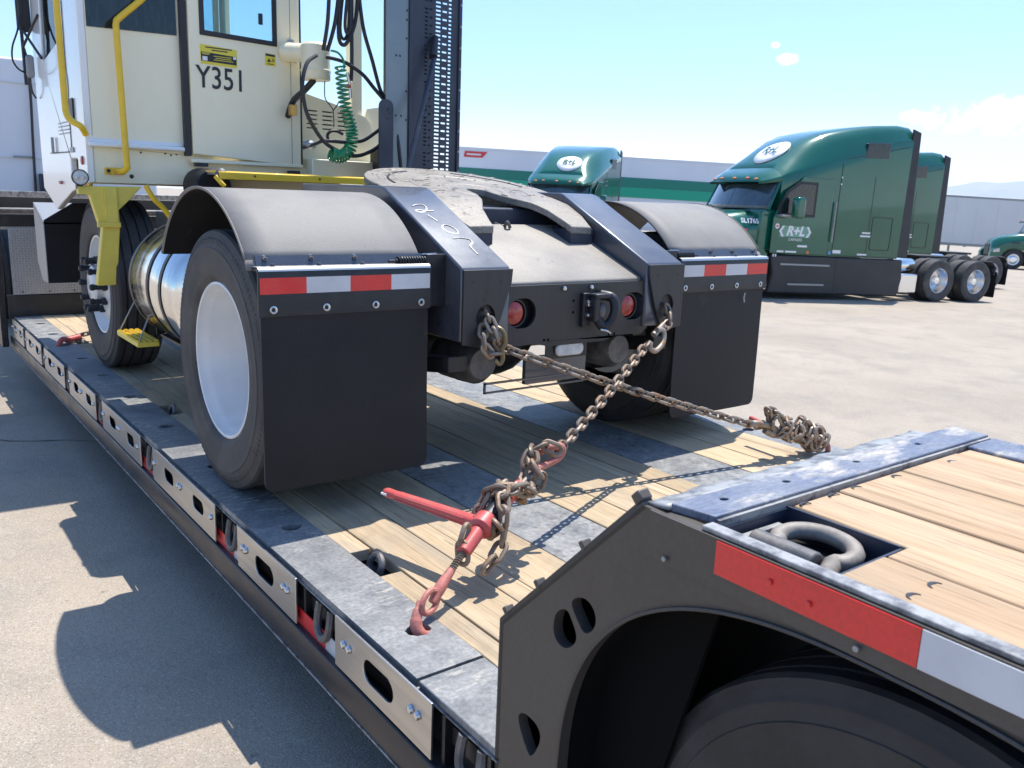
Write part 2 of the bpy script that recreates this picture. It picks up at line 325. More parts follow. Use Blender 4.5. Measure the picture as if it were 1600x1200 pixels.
class MB:
    def __init__(s): s.v = []; s.f = []
    def add(s, vs, fs, mat=None):
        k = len(s.v)
        s.v += [tuple(mat @ Vector(p)) if mat is not None else tuple(p) for p in vs]
        s.f += [tuple(i + k for i in f) for f in fs]; return s
    def box(s, x0, x1, y0, y1, z0, z1, mat=None):
        return s.add([(x0, y0, z0), (x1, y0, z0), (x1, y1, z0), (x0, y1, z0), (x0, y0, z1), (x1, y0, z1), (x1, y1, z1), (x0, y1, z1)],
                     [(0, 3, 2, 1), (4, 5, 6, 7), (0, 1, 5, 4), (1, 2, 6, 5), (2, 3, 7, 6), (3, 0, 4, 7)], mat)
    def prism(s, pts, ax, a, b, mat=None, holes=()):
        """polygon (with holes) in the plane across axis ax, extruded from a to b"""
        def p3(u, w, t):
            return (t, u, w) if ax == 'X' else (u, t, w) if ax == 'Y' else (u, w, t)
        def area(q): return sum(q[i][0] * q[(i + 1) % len(q)][1] - q[(i + 1) % len(q)][0] * q[i][1] for i in range(len(q)))
        pts = list(pts) if area(pts) > 0 else list(pts)[::-1]
        loops = [pts] + [list(h) if area(h) < 0 else list(h)[::-1] for h in holes]
        allp = [p for q in loops for p in q]; n = len(allp)
        vs = [p3(u, w, a) for u, w in allp] + [p3(u, w, b) for u, w in allp]
        fs = []
        if not holes:
            fs += [tuple(range(n))[::-1], tuple(range(n, 2 * n))]
        else:
            tris = tessellate_polygon([[Vector((u, w, 0)) for u, w in q] for q in loops])
            for t in tris:
                (x0, y0), (x1, y1), (x2, y2) = allp[t[0]], allp[t[1]], allp[t[2]]
                if (x1 - x0) * (y2 - y0) - (x2 - x0) * (y1 - y0) < 0: t = t[::-1]
                fs.append(tuple(t)[::-1]); fs.append(tuple(i + n for i in t))
        k = 0
        for q in loops:
            m = len(q)
            for i in range(m):
                j = (i + 1) % m
                fs.append((k + i, k + j, n + k + j, n + k + i))
            k += m
        return s.add(vs, fs, mat)
    def tube(s, pts, r, n=8, closed=False, mat=None, flat=1.0, upv=(0, 0, 1)):
        P = [Vector(p) for p in pts]; m = len(P)
        rs = r if isinstance(r, (list, tuple)) else [r] * m
        vs = []; prev = None
        for i in range(m):
            if closed: t = P[(i + 1) % m] - P[i - 1]
            else: t = P[min(i + 1, m - 1)] - P[max(i - 1, 0)]
            if t.length < 1e-9: t = Vector((0, 0, 1))
            t.normalize()
            if prev is None:
                uu = Vector(upv)
                if abs(uu.dot(t)) > .95: uu = Vector((1, 0, 0))
            else: uu = prev
            a = (uu - t * uu.dot(t)).normalized(); b = t.cross(a); prev = a
            for k in range(n):
                an = 2 * PI * k / n
                vs.append(tuple(P[i] + a * (math.sin(an) * rs[i] * flat) + b * (math.cos(an) * rs[i])))
        fs = []
        for i in range(m if closed else m - 1):
            j = (i + 1) % m
            for k in range(n):
                k2 = (k + 1) % n
                fs.append((i * n + k, i * n + k2, j * n + k2, j * n + k))
        if not closed:
            fs.append(tuple(range(n))[::-1]); fs.append(tuple(range((m - 1) * n, m * n)))
        return s.add(vs, fs, mat)
    def cyl(s, p0, p1, r0, r1=None, n=16, mat=None):
        r1 = r0 if r1 is None else r1
        return s.tube([p0, p1], [r0, r1], n, mat=mat)
    def lathe(s, prof, o, ax, n=48, mat=None, a0=0., a1=2 * PI):
        """profile of (radius, height along ax) swept about ax through o"""
        o = Vector(o); ax = Vector(ax).normalized()
        u = ax.orthogonal().normalized(); w = ax.cross(u)
        full = abs(a1 - a0 - 2 * PI) < 1e-6
        cnt = n if full else n + 1
        vs = []
        for i in range(cnt):
            an = a0 + (a1 - a0) * i / n
            d = u * math.cos(an) + w * math.sin(an)
            for r, h in prof: vs.append(tuple(o + ax * h + d * r))
        m = len(prof); fs = []
        for i in range(n):
            j = (i + 1) % cnt
            for k in range(m - 1): fs.append((i * m + k, j * m + k, j * m + k + 1, i * m + k + 1))
        return s.add(vs, fs, mat)
    def grid(s, fn, nu, nv, mat=None, closed_u=False):
        vs = [tuple(fn(i / nu, j / nv)) for i in range(nu + 1) for j in range(nv + 1)]
        fs = [(i * (nv + 1) + j, (i + 1) * (nv + 1) + j, (i + 1) * (nv + 1) + j + 1, i * (nv + 1) + j + 1) for i in range(nu) for j in range(nv)]
        return s.add(vs, fs, mat)
    def ball(s, c, r, n=12, sc=(1, 1, 1), mat=None):
        c = Vector(c); vs = []; fs = []
        m = n // 2
        for i in range(m + 1):
            th = PI * i / m
            for k in range(n):
                ph = 2 * PI * k / n
                vs.append((c.x + r * sc[0] * math.sin(th) * math.cos(ph), c.y + r * sc[1] * math.sin(th) * math.sin(ph), c.z + r * sc[2] * math.cos(th)))
        for i in range(m):
            for k in range(n):
                k2 = (k + 1) % n
                fs.append((i * n + k, (i + 1) * n + k, (i + 1) * n + k2, i * n + k2))
        return s.add(vs, fs, mat)
    def build(s, name, mat, parent=None, bevel=0., smooth=38., solid=0., seg=2, fix=False):
        o0 = org(parent)
        me = bpy.data.meshes.new(name)
        me.from_pydata([tuple(Vector(p) - o0) for p in s.v], [], s.f)
        if fix or True:
            b = bmesh.new(); b.from_mesh(me)
            bmesh.ops.recalc_face_normals(b, faces=b.faces)
            b.to_mesh(me); b.free()
        me.materials.append(MAT[mat] if isinstance(mat, str) else mat)
        if smooth:
            me.polygons.foreach_set('use_smooth', [True] * len(me.polygons)); me.set_sharp_from_angle(angle=R(smooth))
        o = bpy.data.objects.new(name, me); COL.objects.link(o)
        if parent is not None: o.parent = parent
        if solid:
            md = o.modifiers.new('solid', 'SOLIDIFY'); md.thickness = solid; md.offset = 0
        if bevel:
            md = o.modifiers.new('bevel', 'BEVEL'); md.width = bevel; md.segments = seg; md.limit_method = 'ANGLE'; md.angle_limit = R(40)
        return o

def tag(o, label=None, cat=None, group=None, kind=None):
    if label: o['label'] = label
    if cat: o['category'] = cat
    if group: o['group'] = group
    if kind: o['kind'] = kind
    return o
def empty(name, loc, label=None, cat=None, group=None):
    o = bpy.data.objects.new(name, None); COL.objects.link(o); o.location = loc; o.empty_display_size = .2
    ORG[o.name] = Vector(loc)
    return tag(o, label, cat, group)
def copy_tree(o, parent=None):
    c = o.copy(); COL.objects.link(c)
    if parent is not None: c.parent = parent
    for ch in [x for x in o.children]: copy_tree(ch, c)
    return c
def inst(src, name, parent, mat):
    """another part sharing the mesh of src"""
    o = bpy.data.objects.new(name, src.data); COL.objects.link(o); o.parent = parent; o.matrix_local = mat
    for md in src.modifiers:
        m2 = o.modifiers.new(md.name, md.type)
        if md.type == 'BEVEL': m2.width = md.width; m2.segments = md.segments; m2.limit_method = 'ANGLE'; m2.angle_limit = md.angle_limit
    return o
def text(body, name, size, mat4, mat, parent, sx=1., extrude=.0006, align='CENTER', shear=0., bold=0.):
    cu = bpy.data.curves.new(name, 'FONT'); cu.body = body; cu.size = size; cu.align_x = align; cu.align_y = 'CENTER'
    cu.extrude = extrude; cu.shear = shear; cu.offset = bold; cu.resolution_u = 3
    t = bpy.data.objects.new(name, cu); COL.objects.link(t)
    bpy.context.view_layer.update()
    me = bpy.data.meshes.new_from_object(t.evaluated_get(bpy.context.evaluated_depsgraph_get()))
    bpy.data.objects.remove(t, do_unlink=True); bpy.data.curves.remove(cu)
    mm = Matrix.Translation(-org(parent)) @ mat4 @ Matrix.Diagonal((sx, 1, 1, 1))
    me.transform(mm); me.materials.clear(); me.materials.append(MAT[mat])
    o = bpy.data.objects.new(name, me); COL.objects.link(o); o.parent = parent
    return o
def ellipse(cx, cy, rx, ry, n=24, a=0.):
    return [(cx + rx * math.cos(2 * PI * k / n) * math.cos(a) - ry * math.sin(2 * PI * k / n) * math.sin(a),
             cy + rx * math.cos(2 * PI * k / n) * math.sin(a) + ry * math.sin(2 * PI * k / n) * math.cos(a)) for k in range(n)]
def slot(cx, cy, hl, hh, n=8):
    """rounded slot, half length hl, half height hh"""
    r = hh; q = []
    for k in range(n + 1):
        an = -PI / 2 + PI * k / n; q.append((cx + hl - r + r * math.cos(an), cy + r * math.sin(an)))
    for k in range(n + 1):
        an = PI / 2 + PI * k / n; q.append((cx - hl + r + r * math.cos(an), cy + r * math.sin(an)))
    return q
def rrect(x0, x1, y0, y1, r, n=5):
    q = []
    for cx, cy, a in ((x1 - r, y1 - r, 0), (x0 + r, y1 - r, PI / 2), (x0 + r, y0 + r, PI), (x1 - r, y0 + r, 3 * PI / 2)):
        for k in range(n + 1):
            an = a + PI / 2 * k / n; q.append((cx + r * math.cos(an), cy + r * math.sin(an)))
    return q
def spline(pts, n=8):
    P = [Vector(p) for p in pts]; out = []
    for i in range(len(P) - 1):
        a, b, c, d = P[max(i - 1, 0)], P[i], P[i + 1], P[min(i + 2, len(P) - 1)]
        for k in range(n):
            t = k / n
            out.append(.5 * ((2 * b) + (c - a) * t + (2 * a - 5 * b + 4 * c - d) * t * t + (3 * b - a - 3 * c + d) * t ** 3))
    out.append(P[-1]); return out
# ------------------------------------------------------------------ the setting
TILT = .027
def gz(x): return -.5 - TILT * (x + 1.3)
g = MB(); S = 1400.
g.add([(-S, -S, gz(-S)), (S, -S, gz(S)), (S, S, gz(S)), (-S, S, gz(-S))], [(0, 1, 2, 3)])
tag(g.build('ground', 'asphalt', smooth=0), kind='structure')
ck = MB()
def ribbon(mb, pts, w, dz):
    vs = []; fs = []
    for i, (x, y) in enumerate(pts):
        a = Vector(pts[max(i - 1, 0)]); b = Vector(pts[min(i + 1, len(pts) - 1)]); t = (b - a).normalized(); nn = Vector((-t.y, t.x)) * w * random.uniform(.5, 1.3)
        vs += [(x + nn.x, y + nn.y, gz(x + nn.x) + dz), (x - nn.x, y - nn.y, gz(x - nn.x) + dz)]
    for i in range(len(pts) - 1): fs.append((2 * i, 2 * i + 1, 2 * i + 3, 2 * i + 2))
    mb.add(vs, fs)
pts = [(-3.0 + .1 * i, 4.05 - .055 * i + random.uniform(-.03, .03)) for i in range(34)]
ribbon(ck, pts, .005, .004)
tag(ck.build('pavement_crack', 'tar', smooth=0), kind='structure')

# mountains far to the right
mh = MB()
def ridge(D, base, prof, a0, a1, n, dep, seed):
    rnd = random.Random(seed); vs = []; fs = []
    ph = [rnd.uniform(0, 6) for _ in range(6)]
    for i in range(n + 1):
        u = i / n; az = a0 + (a1 - a0) * u
        hgt = prof(u) * (1 + .06 * math.sin(31 * u + ph[0]) + .05 * math.sin(57 * u + ph[1]) + .03 * math.sin(113 * u + ph[2]))
        for k, (dd, hh) in enumerate(((0, -.35), (.25, .35), (.55, .75), (1., 1.), (1.8, .5))):
            r = D + dep * (dd + .07 * math.sin(71 * u + k + ph[3]))
            vs.append((r * math.sin(az), r * math.cos(az), base + hgt * (hh + .08 * math.sin(83 * u + 2 * k + ph[4]) * (0 < hh < 1))))
    for i in range(n):
        for k in range(4): fs.append((i * 5 + k, (i + 1) * 5 + k, (i + 1) * 5 + k + 1, i * 5 + k + 1))
    mh.add(vs, fs)
ridge(9000, -230, lambda u: 560 * (.35 + .65 * math.exp(-((u - .30) / .16) ** 2) + .55 * math.exp(-((u - .62) / .2) ** 2)), R(52), R(100), 160, 2600, 3)
tag(mh.build('hills', 'hill', smooth=0), kind='structure')

# ------------------------------------------------------------------ the lowboy trailer
TR = empty('lowboy_trailer', (0, 1.5, -.5), 'long black lowboy trailer with worn plank deck carrying the yard tractor', 'trailer')
YF, YB = 5.14, -1.62      # deck front and rear
def board(x0, x1, y0, y1, z, t, mat, par, jit=.0015, name='deck_plank'):
    m = MB(); n = 7; vs = []
    ztop = z + random.uniform(-.003, .001)
    for i in range(n + 1):
        y = y0 + (y1 - y0) * i / n
        e0, e1 = random.uniform(-jit, jit), random.uniform(-jit, jit)
        vs += [(x0 + e0, y, z - t), (x0 + e0, y, ztop), (x1 + e1, y, ztop), (x1 + e1, y, z - t)]
    fs = [(0, 1, 2, 3), (4 * n, 4 * n + 3, 4 * n + 2, 4 * n + 1)]
    for i in range(n):
        for k in range(4):
            k2 = (k + 1) % 4; fs.append((4 * i + k, 4 * i + 4 + k, 4 * i + 4 + k2, 4 * i + k2))
    m.add(vs, fs)
    return m.build(name, mat, par, bevel=.0018, smooth=30, seg=1)
gp = .0022
for a, b in ((-1.035, -.865), (-.865, -.78), (-.78, -.58), (-.28, -.11), (-.11, .14), (.14, .215), (.215, .345), (.67, .855), (.855, 1.05), (1.05, 1.15)):
    cut = random.uniform(2.0, 3.6)
    for y0, y1 in ((YB, cut - .002), (cut + .002, YF)):
        board(a + gp, b - gp, y0, y1, 0, .04, 'wood', TR)
# first board beside the steel edge is cut for the ring pockets
for y0, y1 in ((YB, -.50), (-.305, 1.60), (1.79, 3.72), (3.9, YF)):
    board(-1.11 + gp, -1.035 - gp, y0, y1, 0, .04, 'wood', TR)
under = MB().box(-1.28, 1.32, YB, YF, -.10, -.055)
under.build('deck_underframe', 'black', TR)
for x0, x1 in ((-.578, -.282), (.347, .668)):
    MB().box(x0, x1, YB, YF, -.05, -.002).build('beam_plate', 'beamsteel', TR, bevel=.004)
# cross members seen at the open edge
# steel edge plates with keyhole slots
def keyhole(y, s=.72):
    return [(-1.178 + (x_ + 1.178) * s, y + (y_ - y) * s) for x_, y_ in [(-1.222 + .0, y - .012), (-1.20, y - .036), (-1.165, y - .044), (-1.145, y - .026), (-1.130, y - .016), (-1.130, y + .012), (-1.145, y + .022), (-1.168, y + .034), (-1.20, y + .036), (-1.222, y + .018)]]
slots = [-.83, -.02, .72, 1.40, 2.05, 2.65, 3.2, 3.72, 4.2, 4.72]
m = MB().prism([(-1.295, -1.02), (-1.11, -1.02), (-1.11, YF), (-1.295, YF)], 'Z', -.02, 0, holes=[keyhole(y) for y in slots])
m.build('edge_plate', 'scuff', TR, bevel=.003)
MB().prism([(-1.295, -1.34), (-1.11, -1.34), (-1.11, -1.028), (-1.295, -1.028)], 'Z', -.02, -.001).build('edge_plate', 'scuff', TR, bevel=.003)
m = MB().prism([(1.15, -1.5), (1.335, -1.5), (1.335, YF), (1.15, YF)], 'Z', -.02, 0, holes=[[(.04 - x, yy) for x, yy in keyhole(y)] for y in slots])
m.build('edge_plate', 'scuff', TR, bevel=.003)
# outer side: top channel lip, dark web, bottom rail
MB().box(-1.300, -1.285, -1.34, YF, -.024, -.0205).build('edge_lip', 'rawedge', TR)
MB().box(-1.262, -1.25, -1.34, YF, -.20, -.02).build('side_web', 'black', TR)
MB().prism([(-1.262, -.150), (-1.318, -.154), (-1.322, -.160), (-1.322, -.243), (-1.312, -.246), (-1.18, -.246), (-1.18, -.234), (-1.262, -.234)], 'Y', -1.34, YF + .1).build('side_rail', 'flange', TR, bevel=.003)
MB().box(-1.325, -1.318, -1.34, YF + .1, -.249, -.2435).build('rail_edge', 'rawedge', TR)
MB().prism([(1.29, -.150), (1.36, -.154), (1.36, -.246), (1.22, -.246), (1.22, -.234), (1.29, -.234)], 'Y', -1.34, YF + .1).build('side_rail', 'flange', TR, bevel=.003)
MB().box(1.28, 1.30, -1.34, YF, -.20, -.02).build('side_web', 'black', TR)
# main beams below
for x in (-.43, .5): MB().box(x - .15, x + .15, YB, YF, -.34, -.10).build('main_beam', 'black', TR, bevel=.01)
# stainless side panels with slots and bolts
panels = [(-1.12, -.637, 1), (-.38, .097, 1), (.322, 1.112, 2), (1.312, 2.04, 2), (2.20, 2.886, 2), (3.03, 3.69, 2), (3.82, 4.45, 2), (4.575, 5.10, 2)]
bolt = MB().cyl((0, 0, 0), (-.006, 0, 0), .013, .013, 14).add([], [])
bolt.cyl((-.006, 0, 0), (-.010, 0, 0), .010, .007, 10)
bolt_src = None
for i, (y0, y1, nh) in enumerate(panels):
    L = y1 - y0; holes = []
    if nh == 1: holes = [slot((y0 + y1) / 2 + .005, -.075, .076, .032)]
    else:
        holes = [slot(y0 + L * .24, -.068, .064, .027), slot(y0 + L * .71, -.068, .064, .027)]
    p = MB().prism([(y0, -.146), (y1, -.146), (y1, -.003), (y0, -.003)], 'X', -1.318, -1.312, holes=holes).build('side_panel', 'stainless', TR, bevel=.0015)
    spots = [y0 + .055, y0 + .085, y1 - .055, y1 - .085] if nh == 1 else [y0 + .035, y1 - .035, (y0 + y1) / 2, (y0 + y1) / 2 + .03]
    for y in spots:
        if bolt_src is None:
            b0 = MB().lathe([(0, .0), (.0105, .0), (.0115, .003), (.009, .009), (.004, .011), (0, .011)], (0, 0, 0), (-1, 0, 0), 12)
            bolt_src = b0.build('bolt', 'steel', None); bolt_src.parent = p; bolt_src.matrix_local = Matrix.Translation(Vector((-1.318, y, -.062)) - org(p))
        else: inst(bolt_src, 'bolt', p, Matrix.Translation(Vector((-1.318, y, -.062)) - org(p)))
# gaps between panels: tape strip behind, hanging rope hook, bracket post
gaps = [(-1.34, -1.12), (-.637, -.38), (.097, .322), (1.112, 1.312), (2.04, 2.20), (2.886, 3.03), (3.69, 3.82), (4.45, 4.575)]
for i, (y0, y1) in enumerate(gaps):
    if i > 0:
        ym = y0 + (y1 - y0) * .36
        MB().box(-1.302, -1.299, ym, y1 + .03, -.153, -.103).build('reflective_tape', 'tapered', TR)
        MB().box(-1.302, -1.299, y0 - .03, ym, -.153, -.103).build('reflective_tape', 'tapewhite', TR)
    yc = y0 + (y1 - y0) * .40
    pts = [(-1.296, yc - .035, -.03), (-1.302, yc - .038, -.07), (-1.306, yc - .030, -.105), (-1.308, yc, -.122), (-1.306, yc + .030, -.105), (-1.302, yc + .038, -.07), (-1.296, yc + .035, -.03)]
    MB().tube(spline(pts, 5), .012, 8).build('rope_hook', 'iron', TR)
    MB().box(-1.30, -1.262, y1 - .03, y1 - .018, -.15, -.022).build('gusset', 'black', TR)
    MB().box(-1.30, -1.262, y0 + .018, y0 + .03, -.15, -.022).build('gusset', 'black', TR)
# ring pockets in the deck with D rings
def ring(c, r, w, tilt, axis_y=True):
    c = Vector(c); pts = []
    for k in range(24):
        an = 2 * PI * k / 24
        pts.append(c + Vector((math.cos(an) * r * math.cos(tilt), math.sin(an) * r * .95, math.cos(an) * r * math.sin(tilt))))
    return MB().tube(pts, w, 8, closed=True)
for yc in (-.403, 1.695, 3.81):
    pk = MB().box(-1.108, -1.037, yc - .096, yc + .096, -.056, -.050).build('ring_pocket', 'navy', TR)
    ring((-1.072, yc + .0, -.018), .036, .011, R(70)).build('tie_ring', 'iron', pk)
# gooseneck bulkhead at the front of the deck
MB().box(-1.33, 1.34, 5.15, 5.21, -.02, .17).build('bulkhead_beam', 'black', TR, bevel=.006)
dp = MB().box(-1.285, 1.30, 5.142, 5.17, .174, .70).build('tread_plate', 'diamond', TR, bevel=.004)
dm = MB()
for i in range(0, 62):
    for k in range(0, 26):
        x = -1.27 + i * .0206; z = .19 + k * .0198
        if x > -.60: continue
        a = R(45) if (i + k) % 2 else R(-45)
        c, s_ = math.cos(a), math.sin(a); L, w = .0115, .0036
        q = [(-L, 0), (0, -w), (L, 0), (0, w)]
        vs = [(x + u * c - v * s_, 5.142, z + u * s_ + v * c) for u, v in q] + [(x + u * .6 * c - v * .5 * s_, 5.136, z + u * .6 * s_ + v * .5 * c) for u, v in q]
        dm.add(vs, [(4, 5, 6, 7), (0, 1, 5, 4), (1, 2, 6, 5), (2, 3, 7, 6), (3, 0, 4, 7)])
tag(dm.build('raised_tread', 'treadbright', dp, smooth=0), kind='stuff')
for x in (-1.22, -1.03, -.85):
    MB().cyl((x, 5.142, .195), (x, 5.134, .195), .008, .008, 10).build('bolt', 'iron', dp)
MB().box(-1.34, 1.34, 5.148, 5.25, .704, .80).build('top_beam', 'black', TR, bevel=.006)
MB().tube([(-1.34, 5.12, .83), (1.34, 5.12, .83)], .022, 10).build('top_pipe', 'iron', TR)
MB().box(-1.34, 1.34, 5.25, 5.30, .84, .93).build('rear_sill', 'bogie', TR, bevel=.004)
for k in range(5):
    MB().box(-1.3, 1.3, 5.32 + k * .16, 5.47 + k * .16, .80, .835).build('neck_plank', 'wood', TR, bevel=.003)
MB().box(-1.34, 1.34, 6.1, 6.14, .80, .96).build('neck_sill', 'rawedge', TR, bevel=.004)
MB().prism([(-1.39, -.24), (-1.345, -.24), (-1.33, .95), (-1.39, .99)], 'Y', 5.16, 5.6).build('neck_post', 'black', TR, bevel=.006)
MB().box(-.9, .9, 5.22, 8.6, .45, .80).build('gooseneck', 'black', TR, bevel=.02)
# ---- rear bogie cover
dl = [(-1.49, .377), (-1.519, .396), (-1.535, .378), (-1.553, .35), (-1.53, .32), (-1.502, .316), (-1.484, .336)]
dr = [(-1.526, .411), (-1.549, .431), (-1.577, .433), (-1.595, .411), (-1.591, .386), (-1.567, .365), (-1.546, .388)]
tri = [(-1.39, .111), (-1.413, .131), (-1.44, .13), (-1.457, .125), (-1.47, .105), (-1.446, .053), (-1.432, .049)]
def rounded(q):
    w = [Vector((y, z, 0)) for y, z in q]; m_ = len(w); o_ = []
    for i in range(m_):
        a, b, c = w[i - 1], w[i], w[(i + 1) % m_]
        for t in (.0, .25, .5, .75):
            p = (a + b) / 2 * (1 - t) ** 2 + b * 2 * t * (1 - t) + (b + c) / 2 * t * t; o_.append((p.x, p.y))
    return o_
dl, dr, tri = rounded(dl), rounded(dr), rounded(tri)
arch = []
cy, cz, ra = -2.10, .04, .58
for k in range(90):
    an = R(-30) + (R(240)) * k / 89
    e_ = 2 / 2.5 if math.sin(an) > 0 else 1.
    y = cy + ra * math.copysign(abs(math.cos(an)) ** e_, math.cos(an)); z = cz + (.52 if math.sin(an) > 0 else .58) * math.copysign(abs(math.sin(an)) ** e_, math.sin(an))
    arch.append((y, z))
out = [(-1.336, -.246), (-1.336, .282), (-1.685, .638), (-3.6, .638), (-3.6, .556)]
a2 = [q for q in arch]
y_first, y_last = a2[0], a2[-1]
poly = [(-1.336, -.246), (-1.336, .284), (-1.683, .640), (-3.7, .640), (-3.7, .50), (y_last[0], .50)] + [q for q in a2[::-1] if q[1] < .51 or True] + [(a2[0][0], -.246)]
poly = [(-1.336, -.246), (-1.336, .284), (-1.683, .640), (-3.7, .640), (-3.7, -.10), (a2[-1][0], -.246)] + a2[::-1] + [(a2[0][0], -.246)]
side = MB().prism(poly, 'X', -1.295, -1.272, holes=[dl, dr, tri]).build('bogie_side', 'bogie', TR, bevel=.003)
MB().tube([(-1.2985, q[0], q[1]) for q in a2], .003, 6).build('arch_bead', 'bogie', side)
MB().tube([(-1.284, -1.334, -.20), (-1.284, -1.334, .285), (-1.284, -1.683, .641)], .0135, 8).build('edge_bead', 'black', side)
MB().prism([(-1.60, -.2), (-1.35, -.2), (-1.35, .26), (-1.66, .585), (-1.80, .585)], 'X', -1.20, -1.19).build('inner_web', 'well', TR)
sl = (.640 - .284) / (-1.683 + 1.336)
dirs = Vector((0, -1.683 + 1.336, .640 - .284)).normalized(); nrm = Vector((0, -dirs.z, dirs.y)) * -1
def on_ramp(t, off): 
    p = Vector((0, -1.336, .284)) + dirs * t + nrm * off; return p
# sloped tread face running down to the deck
def slab(x0, x1, t0, t1, o0, o1):
    q = [on_ramp(t0, o0), on_ramp(t1, o0), on_ramp(t1, o1), on_ramp(t0, o1)]
    return MB().prism([(p.y, p.z) for p in q], 'X', x0, x1)
slab(-1.271, -.52, .0, .497, -.012, -.001).build('ramp_plate', 'beamsteel', TR)
MB().box(-1.27, -.52, -1.352, -1.342, -.05, .28).build('ramp_front', 'black', TR)
for t in (.020, .150, .315):
    slab(-1.2965, -1.275, t, t + .011, .006, .0235).build('ramp_bar', 'bogie', TR, bevel=.002)
slab(-1.297, -1.272, .482, .502, .008, .026).build('ramp_bar', 'bogie', TR, bevel=.003)
# top: front lip, blue plate, edge angle, ring pocket, planks
q = [(-1.652, .612), (-1.700, .654), (-1.702, .648), (-1.656, .604)]
lip = MB()
def lipf(u, v):
    x = -1.285 + .80 * u
    j = .002 * math.sin(x * 37) + .0015 * math.sin(x * 91 + 1)
    y = -1.678 - .046 * v + (j * (1 - v)); z = .641 + .006 * v + .35 * j * (1 - v)
    return (x, y, z)
lip.grid(lipf, 50, 3)
lip.build('front_lip', 'rawedge', TR, solid=.006)
holes = [ellipse(x, -1.752, .0085, .006, 10) for x in (-1.19, -1.03, -.82, -.60)]
MB().prism([(-1.278, -1.722), (-.395, -1.722), (-.395, -1.795), (-1.262, -1.795)], 'Z', .640, .653, holes=holes).build('cover_plate', 'blue', TR, bevel=.002)
MB().box(-1.26, -.40, -1.802, -1.796, .60, .648).build('plate_edge', 'rawedge', TR)
MB().box(-1.295, -1.270, -3.7, -1.797, .6405, .648).build('edge_angle', 'rawedge', TR, bevel=.002)
MB().box(-1.30, -1.2955, -3.7, -1.70, .565, .640).build('edge_backing', 'bogie', TR)
zt0, zt1 = .588, .6375
yy = -1.832; k = 0
while yy > -3.6:
    L = .297
    MB().box(-1.3025, -1.3002, yy - L + .001, yy, zt0, zt1).build('reflective_tape', 'tapered' if k % 2 == 0 else 'tapewhite', TR)
    yy -= L; k += 1
for y, z in ((-1.985, .607), (-1.925, .613), (-2.055, .578), (-1.74, .575)):
    MB().lathe([(0, .004), (.004, .003), (.0045, 0)], (-1.303, y, z), (-1, 0, 0), 10).build('rivet', 'tapered' if z > .58 else 'grey', TR)
pk = MB().box(-1.27, -1.097, -1.99, -1.80, .555, .56)
pk.box(-1.272, -1.268, -1.99, -1.80, .556, .634).box(-1.098, -1.094, -1.99, -1.80, .556, .639).box(-1.268, -1.098, -1.805, -1.801, .556, .636).box(-1.268, -1.098, -1.994, -1.990, .556, .637)
pk = pk.build('ring_pocket', 'navy', TR)
lugt = MB().cyl((-1.202, -1.822, .612), (-1.202, -1.928, .612), .019, .019, 18).build('ring_lug', 'iron', pk, bevel=.003)
MB().box(-1.262, -1.13, -1.822, -1.812, .565, .622).build('lug_web', 'rawedge', pk)
pts = []
for kk in range(21):
    an = R(128) - R(256) * kk / 20
    pts.append((-1.152 + .043 * math.cos(an), -1.893 + .058 * math.sin(an), .616 + .006 * math.cos(an)))
pts = [(-1.200, -1.835, .612)] + pts + [(-1.225, -1.958, .612)]
MB().tube(spline(pts, 3), .0135, 10).build('tie_ring', 'dustyring', pk)
MB().box(-1.262, -1.15, -1.985, -1.83, .575, .585).build('pocket_floor', 'beamsteel', pk)
# planks of the cover (recess round the pocket)
def coverboard(poly):
    return MB().prism(poly, 'Z', .60, .641 + random.uniform(-.002, .002)).build('cover_plank', 'wood_pale', TR, bevel=.0035)
YR = -3.7
coverboard([(-1.268, YR), (-1.158, YR), (-1.154, -1.997), (-1.266, -1.997)])
coverboard([(-1.148, YR), (-.966, YR), (-.966, -1.808), (-1.088, -1.808), (-1.090, -1.997), (-1.146, -1.997)])
coverboard([(-.962, YR), (-.768, YR), (-.766, -1.808), (-.962, -1.808)])
coverboard([(-.764, YR), (-.590, YR), (-.560, -1.808), (-.763, -1.808)])
coverboard([(-.586, YR), (-.508, YR), (-.505, -1.808), (-.556, -1.808)])
MB().box(-.50, -.385, YR, -1.800, .60, .646).build('cover_rail', 'blue', TR, bevel=.004)
MB().box(-.40, -.388, YR, -1.69, .30, .60).build('inner_side', 'bogie', TR)
MB().box(-1.27, -.40, YR, -1.80, .585, .598).build('cover_floor', 'black', TR)
cupm = MB(); ca = [(.0115 * math.cos(R(a)), .0115 * math.sin(R(a)) * .9) for a in range(-10, 191, 15)] + [(.0105 * math.cos(R(a)), .0105 * math.sin(R(a)) * .45) for a in range(190, -11, -20)]; cupm.prism(ca, 'Z', -.001, .0006)  # black crescent: shade in each screw recess put into shape and colour
cup = None
for (x, y) in ((-1.073, -1.821), (-.994, -1.821), (-.926, -1.82), (-.807, -1.825), (-.626, -1.835), (-1.24, -2.086), (-1.186, -2.085), (-.70, -2.1), (-.86, -2.12)):
    mm = Matrix.Translation(Vector((x, y, .6425)) - org(TR))
    if cup is None:
        cup = cupm.build('screw_recess_shade', 'text', None); cup.parent = TR; cup.matrix_local = mm
    else: inst(cup, 'screw_recess_shade', TR, mm)
MB().box(-.40, .6, -3.7, -1.75, -.05, .05).build('bogie_beam', 'black', TR)

